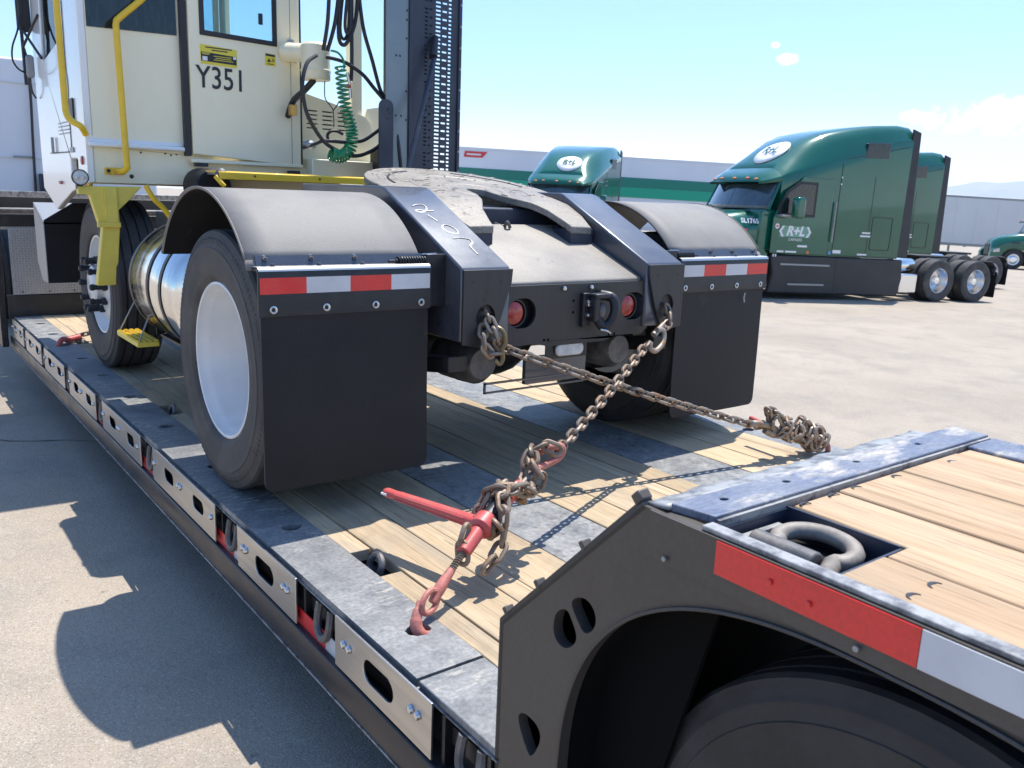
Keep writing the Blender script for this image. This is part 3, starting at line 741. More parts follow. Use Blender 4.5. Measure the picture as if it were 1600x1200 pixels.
# ------------------------------------------------------------------ wheels
def tire_profile(Rr, w, rb):
    h = w / 2
    D = Rr - rb
    half = [(rb, h * .80), (rb + .012, h * .90), (rb + D * .12, h * .93), (rb + D * .135, h * .94), (rb + D * .155, h * .945), (rb + D * .17, h * .945), (rb + D * .28, h * .99), (rb + D * .5, h * 1.02), (rb + D * .62, h * 1.012), (rb + D * .63, h * 1.018), (rb + D * .65, h * 1.018), (rb + D * .66, h * 1.0), (rb + D * .78, h * .965), (rb + D * .79, h * .970), (rb + D * .81, h * .963), (rb + D * .82, h * .95), (Rr - .022, h * .925), (Rr - .016, h * .90), (Rr - .006, h * .875)]
    tr = [(Rr, h * .80)]
    for gx in (.58, .2, -.2, -.58):
        tr += [(Rr, h * gx + .0055), (Rr - .013, h * gx + .004), (Rr - .013, h * gx - .004), (Rr, h * gx - .0055)]
    tr += [(Rr, -h * .80)]
    return half + tr + [(r, -x) for r, x in half[::-1]]
def make_wheel(parent, c, sgn, Rr=.49, w=.265, dish=False, front=False, dusty=False, rimmat='rimwhite', n=72, ax=None):
    """wheel facing sgn along X; the rim is the part, tyre, hub and nuts its pieces"""
    c = Vector(c); ax = ax or (sgn, 0, 0); rb = .285
    if dish:
        prof = [(rb + .004, .10), (rb, .113), (rb - .006, .115), (rb - .011, .112), (rb - .014, .098), (rb - .022, .082), (rb - .030, .066), (rb - .033, .03), (rb - .044, .012), (rb - .048, -.03), (rb - .058, -.045), (rb - .062, -.10), (rb - .11, -.118), (.125, -.122), (.115, -.118), (.112, -.06), (.09, -.035), (0, -.03)]
    elif front:
        prof = [(rb + .004, .10), (rb, .113), (rb - .010, .112), (rb - .018, .095), (rb - .03, .06), (rb - .04, .05), (.20, .085), (.15, .112), (.115, .115), (.112, .125), (.0, .125)]
    else:
        prof = [(rb + .004, .10), (rb, .113), (rb - .010, .112), (rb - .02, .09), (rb - .04, .02), (.19, -.01), (.13, .0), (.11, .04), (.0, .05)]
    rim = MB().lathe(prof, c, ax, n).build('wheel', rimmat, parent, smooth=35)
    MB().lathe(tire_profile(Rr, w, rb), c, ax, n).build('tire', 'dusty_rubber' if dusty else 'rubber', rim, smooth=30)
    if n >= 72:
        rm = MB(); a_ = Vector(ax); u_ = a_.orthogonal().normalized(); v_ = a_.cross(u_)
        for k in range(120):
            an = 2 * PI * k / 120; d_ = u_ * math.cos(an) + v_ * math.sin(an); t_ = a_.cross(d_)
            r0_, r1_ = Rr - .047, Rr - .028
            h0, h1 = w / 2 * .962, w / 2 * .935
            q = []
            for r_, h_ in ((r0_, h0), (r1_, h1)):
                for s_ in (-1, 1): q += [c + d_ * r_ + t_ * (s_ * .0028) + a_ * (h_ - .006), c + d_ * r_ + t_ * (s_ * .0018) + a_ * (h_ + .0028)]
            rm.add(q, [(0, 1, 5, 4), (2, 6, 7, 3), (1, 3, 7, 5), (0, 2, 3, 1), (4, 5, 7, 6)])
        tag(rm.build('sidewall_ribs', 'dusty_rubber' if dusty else 'rubber', rim, smooth=0), kind='stuff')
        st_ = c + Vector((0, math.cos(R(-20)) * -.225, math.sin(R(-20)) * .225)) + a_ * .01
        MB().tube([st_, st_ + a_ * .05 + Vector((0, .012, 0))], .006, 8).build('valve_stem', 'hose', rim)
    return rim
MB().grid(lambda u, v: (-1.273 + .863 * v, cy + (arch[min(int(u * 89 + .5), 89)][0] - cy) * 1.004, cz + (arch[min(int(u * 89 + .5), 89)][1] - cz) * 1.004), 89, 2).build('arch_shade_liner', 'well', TR, smooth=60)  # black liner added behind the arch, its shade put into the colour
MB().box(-.415, -.405, -3.0, -1.70, -.30, .58).build('arch_shade_wall', 'well', TR)
whl = make_wheel(TR, (-1.06, -2.10, -.01), -1, .475, .26, dish=True, n=71)
whl2 = make_wheel(TR, (-.72, -2.10, -.01), -1, .475, .26, dish=True)
MB().cyl((-1.0, -2.1, 0), (1.0, -2.1, 0), .07, .07, 16).build('axle', 'black', TR)
# ------------------------------------------------------------------ the yard tractor
YT = empty('yard_tractor', (0, 1.8, 0), 'cream and yellow yard tractor chained down on the lowboy, numbered Y351', 'yard tractor')
AY = .50   # driven axle
# wheels
for sg in (-1, 1):
    make_wheel(YT, (sg * 1.105, AY - .008, .472), sg, .470, .265, dish=True, dusty=True)
    make_wheel(YT, (sg * .78, AY - .008, .472), sg, .470, .265, dish=True)
FY = 2.90
for sg in (-1, 1):
    fwh = make_wheel(YT, (sg * 1.0, FY, .49), sg, .488, .27, front=True)
    hb = MB()
    x0 = sg * 1.0
    hb.lathe([(.115, .115), (.11, .15), (.085, .165), (0, .167)], (x0, FY, .49), (sg, 0, 0), 24)
    hb.build('hub', 'rimwhite', fwh)
    for k in range(10):
        an = 2 * PI * k / 10
        y, z = FY + .145 * math.cos(an), .49 + .145 * math.sin(an)
        MB().lathe([(.022, .105), (.022, .13), (.015, .135), (.015, .17), (.019, .175), (.019, .19), (.012, .198), (0, .198)], (x0, y, z), (sg, 0, 0), 8).build('lug_nut', 'hose', fwh, smooth=30)
    for k in range(5):
        an = 2 * PI * (k + .5) / 5
        y, z = FY + .215 * math.cos(an), .49 + .215 * math.sin(an)
        MB().lathe([(.026, .074), (.0, .075)], (x0 + sg * .004, y, z), (sg, 0, 0), 12).build('hand_hole', 'text', fwh)
# chassis
for sg in (-1, 1):
    MB().box(sg * .42 - .04, sg * .42 + .04, .0, 4.1, .62, .88).build('frame_rail', 'black', YT, bevel=.006)
MB().cyl((-1.0, AY, .49), (1.0, AY, .49), .075, .075, 20).build('axle_housing', 'black', YT)
MB().ball((.0, AY + .02, .50), .20, 20, (1, 1, 1)).build('differential', 'black', YT)
for sg in (-1, 1):
    dr = MB().lathe([(.02, .10), (.12, .10), (.20, .06), (.215, 0), (.215, -.10), (.20, -.12)], (sg * .60, AY, .49), (-sg, 0, 0), 28).build('brake_drum', 'black', YT)
    MB().lathe([(0, -.16), (.06, -.16), (.085, -.12), (.09, -.04), (.075, -.02), (.09, 0), (.09, .08), (.06, .12), (0, .12)], (sg * .36, .22, .46), (0, 1, 0), 20).build('brake_chamber', 'iron', YT)
    MB().prism([(-.02, .46), (.5, .38), (1.05, .46), (1.05, .52), (.5, .44), (-.02, .52)], 'X', sg * .53 - .04, sg * .53 + .04).build('leaf_spring', 'black', YT, bevel=.004)
MB().cyl((0, .7, .5), (0, 2.6, .68), .045, .045, 14).build('drive_shaft', 'iron', YT)
MB().box(-.9, .9, FY - .06, FY + .06, .40, .50).build('front_axle', 'black', YT, bevel=.015)
MB().box(-.30, .30, 2.7, 3.9, .55, 1.0).build('engine_block', 'black', YT, bevel=.03)
MB().box(-.16, .16, .05, .07, .36, .47).add([], []).build('step_bracket', 'framegrey', YT)
MB().box(-.40, .10, -.01, .0, .395, .402).box(-.40, .10, -.01, 0, .360, .366).box(-.40, -.394, -.01, 0, .36, .40).build('hanger_bar', 'framegrey', YT)
# ramp plate between the rails
rq = [(-.062, .780), (.46, 1.0), (.46, .99), (-.062, .768)]
MB().prism([(-.058, .775), (-.050, .786), (.42, .975), (.42, .955), (-.05, .76)], 'X', -.349, .349).build('ramp_plate', 'ramp', YT, bevel=.006)
# side rails: inclined boxes, each closed by a tail plate
for sg in (-1, 1):
    rp = [(-.083, .835), (-.075, .846), (.475, 1.108), (.50, 1.113), (1.25, 1.113), (1.25, .80), (.30, .58), (-.083, .58)]
    a, b = (.352, .565) if sg > 0 else (-.565, -.352)
    rail = MB().prism(rp, 'X', a, b).build('ramp_rail', 'framegrey', YT, bevel=.009, seg=3)
    tp = [(sg * .352, .838), (sg * .565, .838), (sg * .565, .575), (sg * .455, .555), (sg * .400, .66), (sg * .356, .79)]
    hole = ellipse(sg * .468, .668, .041, .046, 22)
    tpm = MB().prism(tp, 'Y', -.0975, -.0845, holes=[hole]).build('tail_plate', 'tail', YT, bevel=.002)
    for x, z in ((.405, .795), (.525, .795), (.465, .762), (.475, .730)): MB().lathe([(0, .0006), (.0065, .0006), (.0065, -.001)], (sg * x, -.0975, z), (0, -1, 0), 10).build('bolt_hole', 'text', tpm)
    MB().lathe([(0, 0), (.047, 0)], (sg * .468, -.0842, .668), (0, -1, 0), 22).build('chain_hole', 'text', tpm)
# chalk figures on the near rail
def railz(y): return .846 + (y + .075) * (.262 / .55)
def chalk(pts, w=.0035):
    m = MB(); P = spline([(x, y, railz(y) + .0016) for x, y in pts], 5)
    m.tube(P, w, 6, flat=.25); return m.build('chalk_mark', 'chalk', bpy.data.objects['ramp_rail'])
chalk([(-.520, .333), (-.495, .345), (-.468, .345), (-.462, .325), (-.480, .300), (-.510, .288), (-.524, .300), (-.505, .306), (-.475, .300), (-.444, .303)])
chalk([(-.488, .270), (-.472, .225)])
chalk([(-.470, .197), (-.445, .198), (-.428, .172), (-.434, .142), (-.460, .140), (-.480, .160), (-.478, .185), (-.462, .200)])
chalk([(-.480, .106), (-.448, .112), (-.412, .100), (-.412, .078), (-.436, .058), (-.440, .030), (-.440, .0)])
# tail cross plate with lamp slots
def lampslot(x): return rrect(x - .066, x + .066, .669 - .056, .669 + .056, .054, 7)
tailc = MB().prism([(-.43, .772), (.43, .772), (.41, .60), (.36, .552), (.215, .553), (.14, .534), (-.14, .534), (-.22, .548), (-.36, .545), (-.42, .58)], 'Y', -.070, -.056,
                   holes=[lampslot(-.283), lampslot(.297)] + [ellipse(x, z, .006, .006, 8) for x, z in ((-.03, .66), (-.03, .705), (.17, .56), (.20, .56), (-.15, .56), (-.17, .56))])
tailc = tailc.build('tail_cross_plate', 'tail', YT, bevel=.003)
MB().box(-.43, .43, -.03, -.02, .56, .76).build('tail_backing', 'text', tailc)
for x in (-.312, .270):
    lm = MB().lathe([(0, .018), (.030, .016), (.042, .011), (.046, .003), (.046, 0)], (x, -.05, .670), (0, -1, 0), 32).build('tail_lamp', 'redlens', YT)
    MB().lathe([(.046, 0), (.0475, .014), (.0520, .014), (.0535, 0)], (x, -.052, .670), (0, -1, 0), 32).build('lamp_grommet', 'hose', lm)
for x, z in ((-.085, .755), (.055, .755)):
    MB().lathe([(0, .012), (.005, .012), (.009, .008), (.0095, 0)], (x, -.071, z), (0, -1, 0), 10).build('bolt', 'steel', tailc)
# pintle hook
ph = MB().box(.005, .045, -.090, -.071, .600, .735).build('pintle_hook', 'hose', YT, bevel=.004)
MB().box(.03, .125, -.135, -.085, .715, .735).box(.03, .06, -.13, -.085, .625, .72).build('hook_latch', 'hose', ph, bevel=.006)
pts = [(.10, -.085, .725), (.125, -.125, .715), (.128, -.140, .67), (.115, -.135, .625), (.085, -.125, .605), (.065, -.11, .635), (.06, -.10, .68)]
MB().tube(spline(pts, 5), [.020] * 31, 10).build('hook_jaw', 'hose', ph)
MB().ball((.078, -.115, .665), .030, 14, (.7, .6, 1.1)).build('hook_insert', 'iron', ph)
for z in (.69, .65, .70):
    MB().lathe([(0, .014), (.008, .012), (.010, 0)], (.025, -.09, z), (0, -1, 0), 8).build('bolt', 'steel', ph)
MB().tube(spline([(.055, -.14, .597), (.08, -.145, .592), (.10, -.14, .585), (.115, -.135, .578)], 5), .004, 6).build('hook_pin_chain', 'steel', ph)
# reversing lamp on its bracket
rl = MB().prism([(-.145, .55), (.07, .55), (.07, .478), (-.145, .478)], 'Y', -.052, -.045).build('lamp_bracket', 'tail', YT, bevel=.003)
MB().prism(rrect(-.102, .040, .488, .540, .024), 'Y', -.068, -.052).build('reversing_lamp', 'whitelens', rl, bevel=.006)
# fifth wheel
PZ = lambda y: 1.127 + .185 * (y - .74) - (max(0, .43 - y) * .22)
out = []
for k in range(33):
    an = R(-18) + R(216) * k / 32
    out.append((.455 * math.cos(an), .74 + .455 * math.sin(an)))
half = [(-.43, .58), (-.405, .47), (-.345, .315), (-.32, .235), (-.205, .232), (-.198, .27), (-.17, .36), (-.105, .46), (-.06, .56), (-.052, .62)]
hole = [(-.052 * math.cos(a), .64 + .052 * math.sin(a)) for a in [R(180 * k / 8) for k in range(9)]]
outline = out + half + [(x, y) for x, y in hole] + [(-x, y) for x, y in half[::-1]]
def plate5(outl, t):
    m = MB(); bm = bmesh.new()
    vs = [bm.verts.new((x, y, 0)) for x, y in outl]
    f = bm.faces.new(vs)
    bmesh.ops.triangulate(bm, faces=[f]); bmesh.ops.subdivide_edges(bm, edges=bm.edges[:], cuts=2, use_grid_fill=True)
    bmesh.ops.triangulate(bm, faces=bm.faces[:])
    bm.verts.index_update()
    top = [(v.co.x, v.co.y, PZ(v.co.y) - .10 * max(0, (v.co.x ** 2 + (v.co.y - .74) ** 2) ** .5 - .40) ) for v in bm.verts]
    n = len(top); fs = [tuple(v.index for v in f.verts) for f in bm.faces]
    vs2 = top + [(x, y, z - t) for x, y, z in top]
    ff = fs + [tuple(i + n for i in f[::-1]) for f in fs]
    for e in bm.edges:
        if e.is_boundary: a, b = e.verts[0].index, e.verts[1].index; ff.append((a, b, b + n, a + n))
    bm.free(); return m.add(vs2, ff)
p5 = plate5(outline, .030).build('coupling_plate', 'plate5', YT, smooth=40, bevel=.004, seg=2)
def arc5(r, w, a0, a1, dz, n=40, cx=0, cy=.72):
    m = MB(); vs = []
    for k in range(n + 1):
        an = R(a0) + R(a1 - a0) * k / n
        for rr in (r - w, r - w * .5, r + w * .5, r + w):
            x, y = cx + rr * math.cos(an), cy + rr * math.sin(an)
            vs.append((x, y, PZ(y) + (dz if abs(rr - r) < w * .8 else -.002)))
    fs = [(k * 4 + j, k * 4 + 4 + j, k * 4 + 5 + j, k * 4 + 1 + j) for k in range(n) for j in range(3)]
    return m.add(vs, fs)
arc5(.135, .022, -55, 235, .0035, cy=.66).build('wear_ring', 'plate5', p5)
arc5(.27, .010, -30, 210, .002, cy=.70).build('grease_groove', 'ramp', p5)
arc5(.36, .006, 10, 70, .002, cy=.72).build('grease_groove', 'text', p5)
arc5(.36, .006, 110, 175, .002, cy=.72).build('grease_groove', 'text', p5)
gm = MB(); rg_ = random.Random(5)
for k in range(80):
    an = rg_.uniform(R(-35), R(215)); rr = rg_.uniform(.16, .44)
    x, y = rr * math.cos(an), .74 + rr * math.sin(an)
    if abs(x) < .07 and y < .7: continue
    if y < .42: continue
    w, h_ = rg_.uniform(.004, .026), rg_.uniform(.002, .007)
    zz = PZ(y) - .10 * max(0, rr - .40)
    gm.add([(x - w, y, zz + .0008), (x, y - h_ * .8, zz + .002), (x + w, y, zz + .0008), (x, y + h_, zz + .002), (x, y, zz + .0055)], [(0, 1, 4), (1, 2, 4), (2, 3, 4), (3, 0, 4)])
tag(gm.build('grease_lumps', M('dried_grease', (.10, .088, .075), .5, 0, (.17, .15, .125), 30.), p5), kind='stuff')
for sg in (-1, 1):
    MB().prism([(sg * .205, .236), (sg * .33, .236), (sg * .42, .45), (sg * .40, .60), (sg * .30, .60), (sg * .205, .34)], 'Z', .90, .965).build('horn_web', 'navy', p5, bevel=.004)
    MB().prism([(.46, .78), (1.02, .78), (.80, 1.09), (.62, 1.07)], 'X', sg * .33 - .03, sg * .33 + .03).build('pivot_bracket', 'navy', p5, bevel=.006)
MB().box(-.34, .34, .48, 1.0, .80, 1.04).build('lock_housing', 'navy', p5, bevel=.01)
MB().tube(spline([(-.05, .44, .975), (-.03, .40, .965), (-.035, .37, .985), (-.02, .37, .96)], 5), .007, 6).build('release_handle', 'iron', p5)
MB().box(-.58, .58, .48, 1.25, .86, .90).build('lift_deck', 'black', YT)
# fenders, flap brackets, mud flaps
def warp(outl, fy, t):
    m = MB(); bm = bmesh.new(); f_ = bm.faces.new([bm.verts.new((x, z, 0)) for x, z in outl])
    bmesh.ops.triangulate(bm, faces=[f_]); bmesh.ops.subdivide_edges(bm, edges=bm.edges[:], cuts=4, use_grid_fill=True); bmesh.ops.triangulate(bm, faces=bm.faces[:]); bm.verts.index_update()
    a = [(v.co.x, fy(v.co.x, v.co.y), v.co.y) for v in bm.verts]; n = len(a); fs = [tuple(v.index for v in q.verts) for q in bm.faces]
    ff = fs + [tuple(i + n for i in q[::-1]) for q in fs] + [(e.verts[0].index, e.verts[1].index, e.verts[1].index + n, e.verts[0].index + n) for e in bm.edges if e.is_boundary]
    bm.free(); return m.add(a + [(x, y + t, z) for x, y, z in a], ff)
for sg in (-1, 1):
    xo, xi = sg * 1.276, sg * .648
    a0, a1 = R(38), R(148)
    def fn(u, v):
        an = a0 + (a1 - a0) * u
        y, z = AY - .552 * math.cos(an), .53 + .552 * math.sin(an)
        return (xo + (xi - xo) * v, y, z)
    fd = MB().grid(fn, 30, 6)
    n0 = len(fd.v)
    yr, zr = AY - .552 * math.cos(a0), .53 + .552 * math.sin(a0)
    fd.add([(xo, yr, zr), (xi, yr, zr), (xi, .046, .842), (xo, .046, .842)], [(0, 1, 2, 3)])
    fen = fd.build('fender', 'fender', YT, solid=.006, smooth=45)
    MB().grid(lambda u, v: (xo - sg * .004 + (xi - xo + sg * .008) * v, AY - .546 * math.cos(a0 + (a1 - a0) * u), .53 + .546 * math.sin(a0 + (a1 - a0) * u)), 30, 4).build('fender_underside_shade', 'flap', fen)  # near-black inner sheet: shade under the fender put into its colour
    MB().grid(lambda u, v: (xo - sg * .001 + sg * .004 * v - sg * .002, AY - (.556 - .012 * v * 0) * math.cos(a0 + (a1 - a0) * u), .53 + .556 * math.sin(a0 + (a1 - a0) * u)), 30, 1).build('fender_lip', 'fender', fen, solid=.004)
    xa, xb = sorted((sg * 1.245, sg * .645))
    strip = MB().prism([(.060, .885), (.066, .885), (.050, .845), (.043, .845)], 'X', xa, xb).build('bolt_strip', 'framegrey', fen)
    for k in range(4):
        x = sg * (1.225 - .155 * k - .01)
        if k < 3:
            MB().lathe([(.006, .003), (.0145, .002), (.0145, 0)], (x, .058, .872), Vector((0, -1, .45)).normalized(), 14).build('washer', 'textwhite', fen)
            MB().lathe([(0, .018), (.004, .018), (.004, .010), (.0085, .009), (.0085, .001)], (x, .058, .872), Vector((0, -1, .45)).normalized(), 6).build('bolt', 'iron', fen, smooth=20)
        if k < 3: MB().lathe([(0, .010), (.0065, .010), (.0075, .004), (.0075, 0)], (x - sg * .012, .022, .852), (0, 0, 1), 6).build('bolt', 'iron', fen)
    br = MB().prism([(.056, .848), (.006, .850), (-.003, .846), (-.006, .838), (-.006, .700), (0, .700), (.0, .836), (.004, .842), (.056, .841)], 'X', *sorted((sg * 1.262, sg * .643))).build('flap_bracket', 'black', YT, smooth=60)
    MB().prism([(.052, .8515), (.007, .8530), (-.0035, .849), (-.0065, .841), (-.0075, .841), (-.0045, .850), (.007, .8545), (.052, .853)], 'X', *sorted((sg * 1.260, sg * .645))).build('bracket_glare_strip', 'stainless', br, smooth=60)  # bright strip puts the glare along the bracket's top edge into the colour
    for k in range(4):
        x0, x1 = sg * (1.2565 - .1524 * k), sg * (1.2565 - .1524 * (k + 1))
        if sg > 0 and k == 3: x1 = sg * .66
        x0, x1 = sorted((x0, x1))
        MB().box(x0, x1, -.0072, -.0062, .7705, .8215).build('reflective_tape', 'tapered' if k % 2 == 0 else 'tapewhite', br)
    def flapf(x, z):
        k_ = max(0., (.72 - z) / .6); return .002 + k_ * (.0035 * math.sin(x * 9 + sg) + .002 * math.sin(z * 11 + x * 5)) - .006 * k_ * k_
    fl = warp(rrect(*sorted((sg * 1.253, sg * .648)), .124, .845, .035, 6), flapf, .010).build('mud_flap', 'flap', YT, smooth=50, bevel=.0015, seg=1)
    for k in range(4):
        x = sg * (1.215 - .178 * k)
        MB().lathe([(.0065, .0), (.0065, .003), (.009, .005), (.0125, .004), (.0135, 0)], (x, -.006, .722), (0, -1, 0), 16).build('grommet', 'steel', fl)
        MB().lathe([(0, .002), (.0068, .001)], (x, -.006, .722), (0, -1, 0), 12).build('grommet_eye', 'text', fl)
    if sg > 0: MB().tube([(1.10, -.0125, .64), (1.094, -.0125, .665), (1.10, -.0125, .685)], .0035, 6, flat=.4).build('scuff_mark', 'chalk', fl)
    # return spring and arm between bracket and rail
    arm = MB().box(*sorted((sg * .645, sg * .56)), .02, .045, .70, .885).build('spring_arm', 'black', YT, bevel=.003)
    hp = [(sg * (.755 - .105 * t / 120), .030 + .014 * math.cos(t * .55), .862 + .014 * math.sin(t * .55)) for t in range(121)]
    MB().tube(hp, .0035, 6).build('spring', 'hose', arm)
    MB().tube([(sg * .79, .03, .862), (sg * .765, .03, .862), (sg * .762, .03, .862), (sg * .64, .03, .864)], [.005, .005, .0085, .0085], 8).build('spring_pin', 'hose', arm)
    MB().tube([(sg * .66, .03, .884), (sg * .60, .03, .886)], .003, 6).build('spring_end', 'steel', arm)
    MB().box(*sorted((sg * .64, sg * .45)), .35, .42, .80, .86).build('fender_mount', 'black', YT, bevel=.004)
# fuel tank with straps and step
tk = MB().lathe([(0, 0), (.20, 0), (.27, .02), (.292, .05), (.292, .72), (.27, .75), (.20, .77), (0, .77)], (-.895, 1.18, .615), (0, 1, 0), 56).build('fuel_tank', 'polish', YT, smooth=40)
for y in (1.36, 1.56, 1.86):
    MB().lathe([(.294, -.017), (.297, -.017), (.297, .017), (.294, .017)], (-.895, y, .615), (0, 1, 0), 56).build('tank_strap', 'hose', tk)
MB().lathe([(.2925, -.03), (.2935, -.03), (.2935, .03), (.2925, .03)], (-.895, 1.68, .615), (0, 1, 0), 56, a0=R(60), a1=R(84)).build('decal', 'vinylyellow', tk)
MB().lathe([(0, .03), (.06, .03), (.06, 0)], (-.95, 1.75, .89), Vector((-.3, 0, 1)), 18).build('filler_cap', 'polish', tk)
stp = MB().box(-1.215, -1.115, 1.68, 2.08, .322, .346).build('step_tread', 'paleyellow', YT, bevel=.003)
gm = MB()
for i in range(4):
    for k in range(14):
        gm.lathe([(.0055, .001), (.008, .007), (.011, .001)], (-1.205 + .027 * i, 1.695 + .028 * k, .346), (0, 0, 1), 8)
tag(gm.build('grip_dimples', 'yellow', stp), kind='stuff')
MB().tube([(-1.21, 1.69, .335), (-1.07, 1.76, .62)], .004, 6).tube([(-1.21, 2.07, .335), (-1.07, 2.02, .62)], .004, 6).build('step_hanger', 'grey', stp)
MB().prism([(-1.02, .31), (-.2, .36), (-.2, .42), (-1.02, .50)], 'Y', 2.09, 2.10).box(-1.0, -.55, 1.15, 2.09, .300, .312).build('step_back', 'black', stp)
gm = MB()
for i in range(7):
    for k in range(4): gm.lathe([(.0055, .001), (.008, .007), (.011, .001)], (-.97 + .026 * k, 1.62 + .03 * i, .313), (0, 0, 1), 8)
tag(gm.build('grip_dimples', 'yellow', stp), kind='stuff')
# front fender box and flap ahead of the front wheel
ff = MB().prism([(3.86, .40), (3.86, .80), (4.20, .92), (4.20, .52), (4.05, .40)], 'X', -1.235, -1.225)
ff.build('wheel_guard_side', 'grey', YT, bevel=.003)
MB().prism([(-1.23, .40), (-.92, .40), (-.92, .93), (-1.05, .93), (-1.23, .815)], 'Y', 3.86, 3.87).build('wheel_guard', 'flap', YT)
MB().prism([(3.86, .80), (4.20, .92), (4.20, .91), (3.86, .79)], 'X', -1.235, -.9).build('wheel_guard_top', 'grey', YT)
# ---- cab
CX0, CX1, CY0, CY1, CZ0, CZ1 = -1.205, .015, 2.55, 3.92, 1.27, 2.95
def wallY(y0, y1, outl, holes, name, mat='cream', bev=.004): return MB().prism(outl, 'Y', y0, y1, holes=holes).build(name, mat, YT, bevel=bev)
win1 = [(-1.157, 1.872), (-.720, 1.885), (-.720, 2.70), (-1.157, 2.70)]
rear_open = [(-.640, 1.30), (-.030, 1.27), (-.030, 2.80), (-.640, 2.80)]
rw = wallY(2.55, 2.585, [(CX0 + .0355, CZ0), (CX1 - .0355, CZ0 - .06), (CX1 - .0355, CZ1), (CX0 + .0355, CZ1)], [win1, rear_open], 'cab_back')
MB().prism([(-1.165, 1.864), (-.712, 1.877), (-.712, 2.71), (-1.165, 2.71)], 'Y', 2.545, 2.556).build('back_window', 'darkglass', rw)
# sliding door
dwin = [(-.592, 1.902), (-.168, 1.893), (-.168, 2.74), (-.592, 2.74)]
door = wallY(2.50, 2.535, [(-.662, 1.252), (-.018, 1.212), (-.018, 2.83), (-.662, 2.83)], [dwin], 'sliding_door', bev=.006)
fr = [(-.575, 1.919), (-.186, 1.910), (-.186, 2.72), (-.575, 2.72)]
MB().prism([(-.602, 1.892), (-.158, 1.883), (-.158, 2.75), (-.602, 2.75)], 'Y', 2.492, 2.505, holes=[fr]).build('window_seal', 'hose', door, bevel=.004)
MB().prism(fr, 'Y', 2.503, 2.506).build('window_pane', 'clear', door)
MB().box(-.0785, -.0755, 2.4985, 2.5005, 1.225, 2.8).build('door_seam', 'grey', door)
MB().box(-.268, -.243, 2.488, 2.498, 1.99, 2.05).build('window_latch', 'hose', door, bevel=.003)
MB().box(-.700, -.668, 2.515, 2.551, 1.24, 2.83).build('door_track', 'hose', YT)
MB().box(-.018, .004, 2.53, 2.551, 1.215, 2.85).build('door_jamb', 'hose', YT)
MB().box(-.675, -.008, 2.497, 2.54, 1.205, 1.225, Matrix.Translation((0, 0, 0))).build('door_sill', 'cream', YT, bevel=.004)
MB().box(-.655, -.585, 2.49, 2.53, 1.185, 1.206).box(-.10, -.03, 2.49, 2.53, 1.16, 1.186).build('door_roller', 'hose', YT, bevel=.003)
hd = MB().prism(rrect(-.098, -.052, 1.855, 1.935, .018), 'Y', 2.488, 2.50).build('door_handle', 'steel', door, bevel=.003)
MB().tube([(-.072, 2.482, 1.90), (-.060, 2.472, 1.86), (-.058, 2.470, 1.80)], .008, 8).build('handle_grip', 'steel', door)
# skirt below with ledge
MB().prism([(CX0 + .0355, 1.075), (-.70, 1.078), (-.66, 1.078), (CX1 + .02, 1.065), (CX1 + .02, 1.21), (CX0 + .0355, 1.268)], 'Y', 2.556, 2.575).build('cab_skirt', 'cream', YT, bevel=.003)
MB().prism([(2.556, 1.262), (2.512, 1.262), (2.506, 1.270), (2.512, 1.285), (2.545, 1.290), (2.556, 1.33)], 'X', CX0 + .01, -.705).build('cab_ledge', 'creamwhite', YT, bevel=.003)
for x, z in ((-.93, 1.245), (-.80, 1.247), (-.77, 1.240), (-.74, 1.246)):
    MB().lathe([(0, .003), (.005, .002), (.006, 0)], (x, 2.556, z), (0, -1, 0), 8).build('rivet', 'text', rw)
MB().lathe([(0, .008), (.010, .006), (.012, 0)], (-.985, 2.556, 1.115), (0, -1, 0), 10).build('rubber_plug', 'hose', rw)
# side, front, roof, floor of the cab
sidewin = [(2.75, 1.87), (3.55, 1.80), (3.62, 2.70), (2.75, 2.70)]
lw = MB().prism([(CY0 + .0, 1.075), (CY0, CZ1), (CY1 - .12, CZ1), (CY1, 1.9), (CY1 - .02, 1.02), (3.50, .90), (3.0, 1.02)], 'X', CX0, CX0 + .035, holes=[[(3.0, 1.86), (3.62, 1.78), (3.56, 2.72), (3.0, 2.72)], rrect(2.78, 2.98, 1.075, 1.20, .01)]).build('cab_side', 'creamwhite', YT, bevel=.006)
MB().prism([(3.0, 1.86), (3.62, 1.78), (3.56, 2.72), (3.0, 2.72)], 'X', CX0 + .012, CX0 + .016).build('side_window', 'clear', lw)
MB().box(CX0 - .004, CX0 - .001, 2.92, 3.56, 1.235, 1.242).box(CX0 - .004, CX0 - .001, 2.915, 2.922, 1.24, 2.8).build('door_seam', 'hose', lw)
MB().tube([(CX0 - .012, 3.42, 1.235), (CX0 - .012, 3.42, 1.33)], .008, 8).build('door_hinge', 'grey', lw)
MB().box(CX0 - .010, CX0 - .002, 2.78, 2.86, 1.39, 1.52).build('door_latch', 'hose', lw, bevel=.003)
MB().box(CX0 - .006, CX0 - .002, 2.86, 2.95, 1.235, 1.262).build('maker_plate', 'grey', lw)
MB().box(CX0 - .012, CX0 - .002, 3.26, 3.31, 1.055, 1.075).build('side_marker', 'pinkred', lw, bevel=.003)
MB().lathe([(0, .012), (.022, .008), (.024, 0)], (CX0, 2.66, 1.19), (-1, 0, 0), 14).build('side_reflector', 'redlens', lw)
MB().prism(ellipse(2.98, 1.59, .09, .12, 20), 'X', CX0 - .0035, CX0 - .0015).build('door_emblem', 'grey', lw)
for k in range(4): MB().box(CX0 - .0035, CX0 - .0015, 2.95, 3.25, 1.40 - .02 * k, 1.406 - .02 * k).build('fine_print', 'grey', lw)
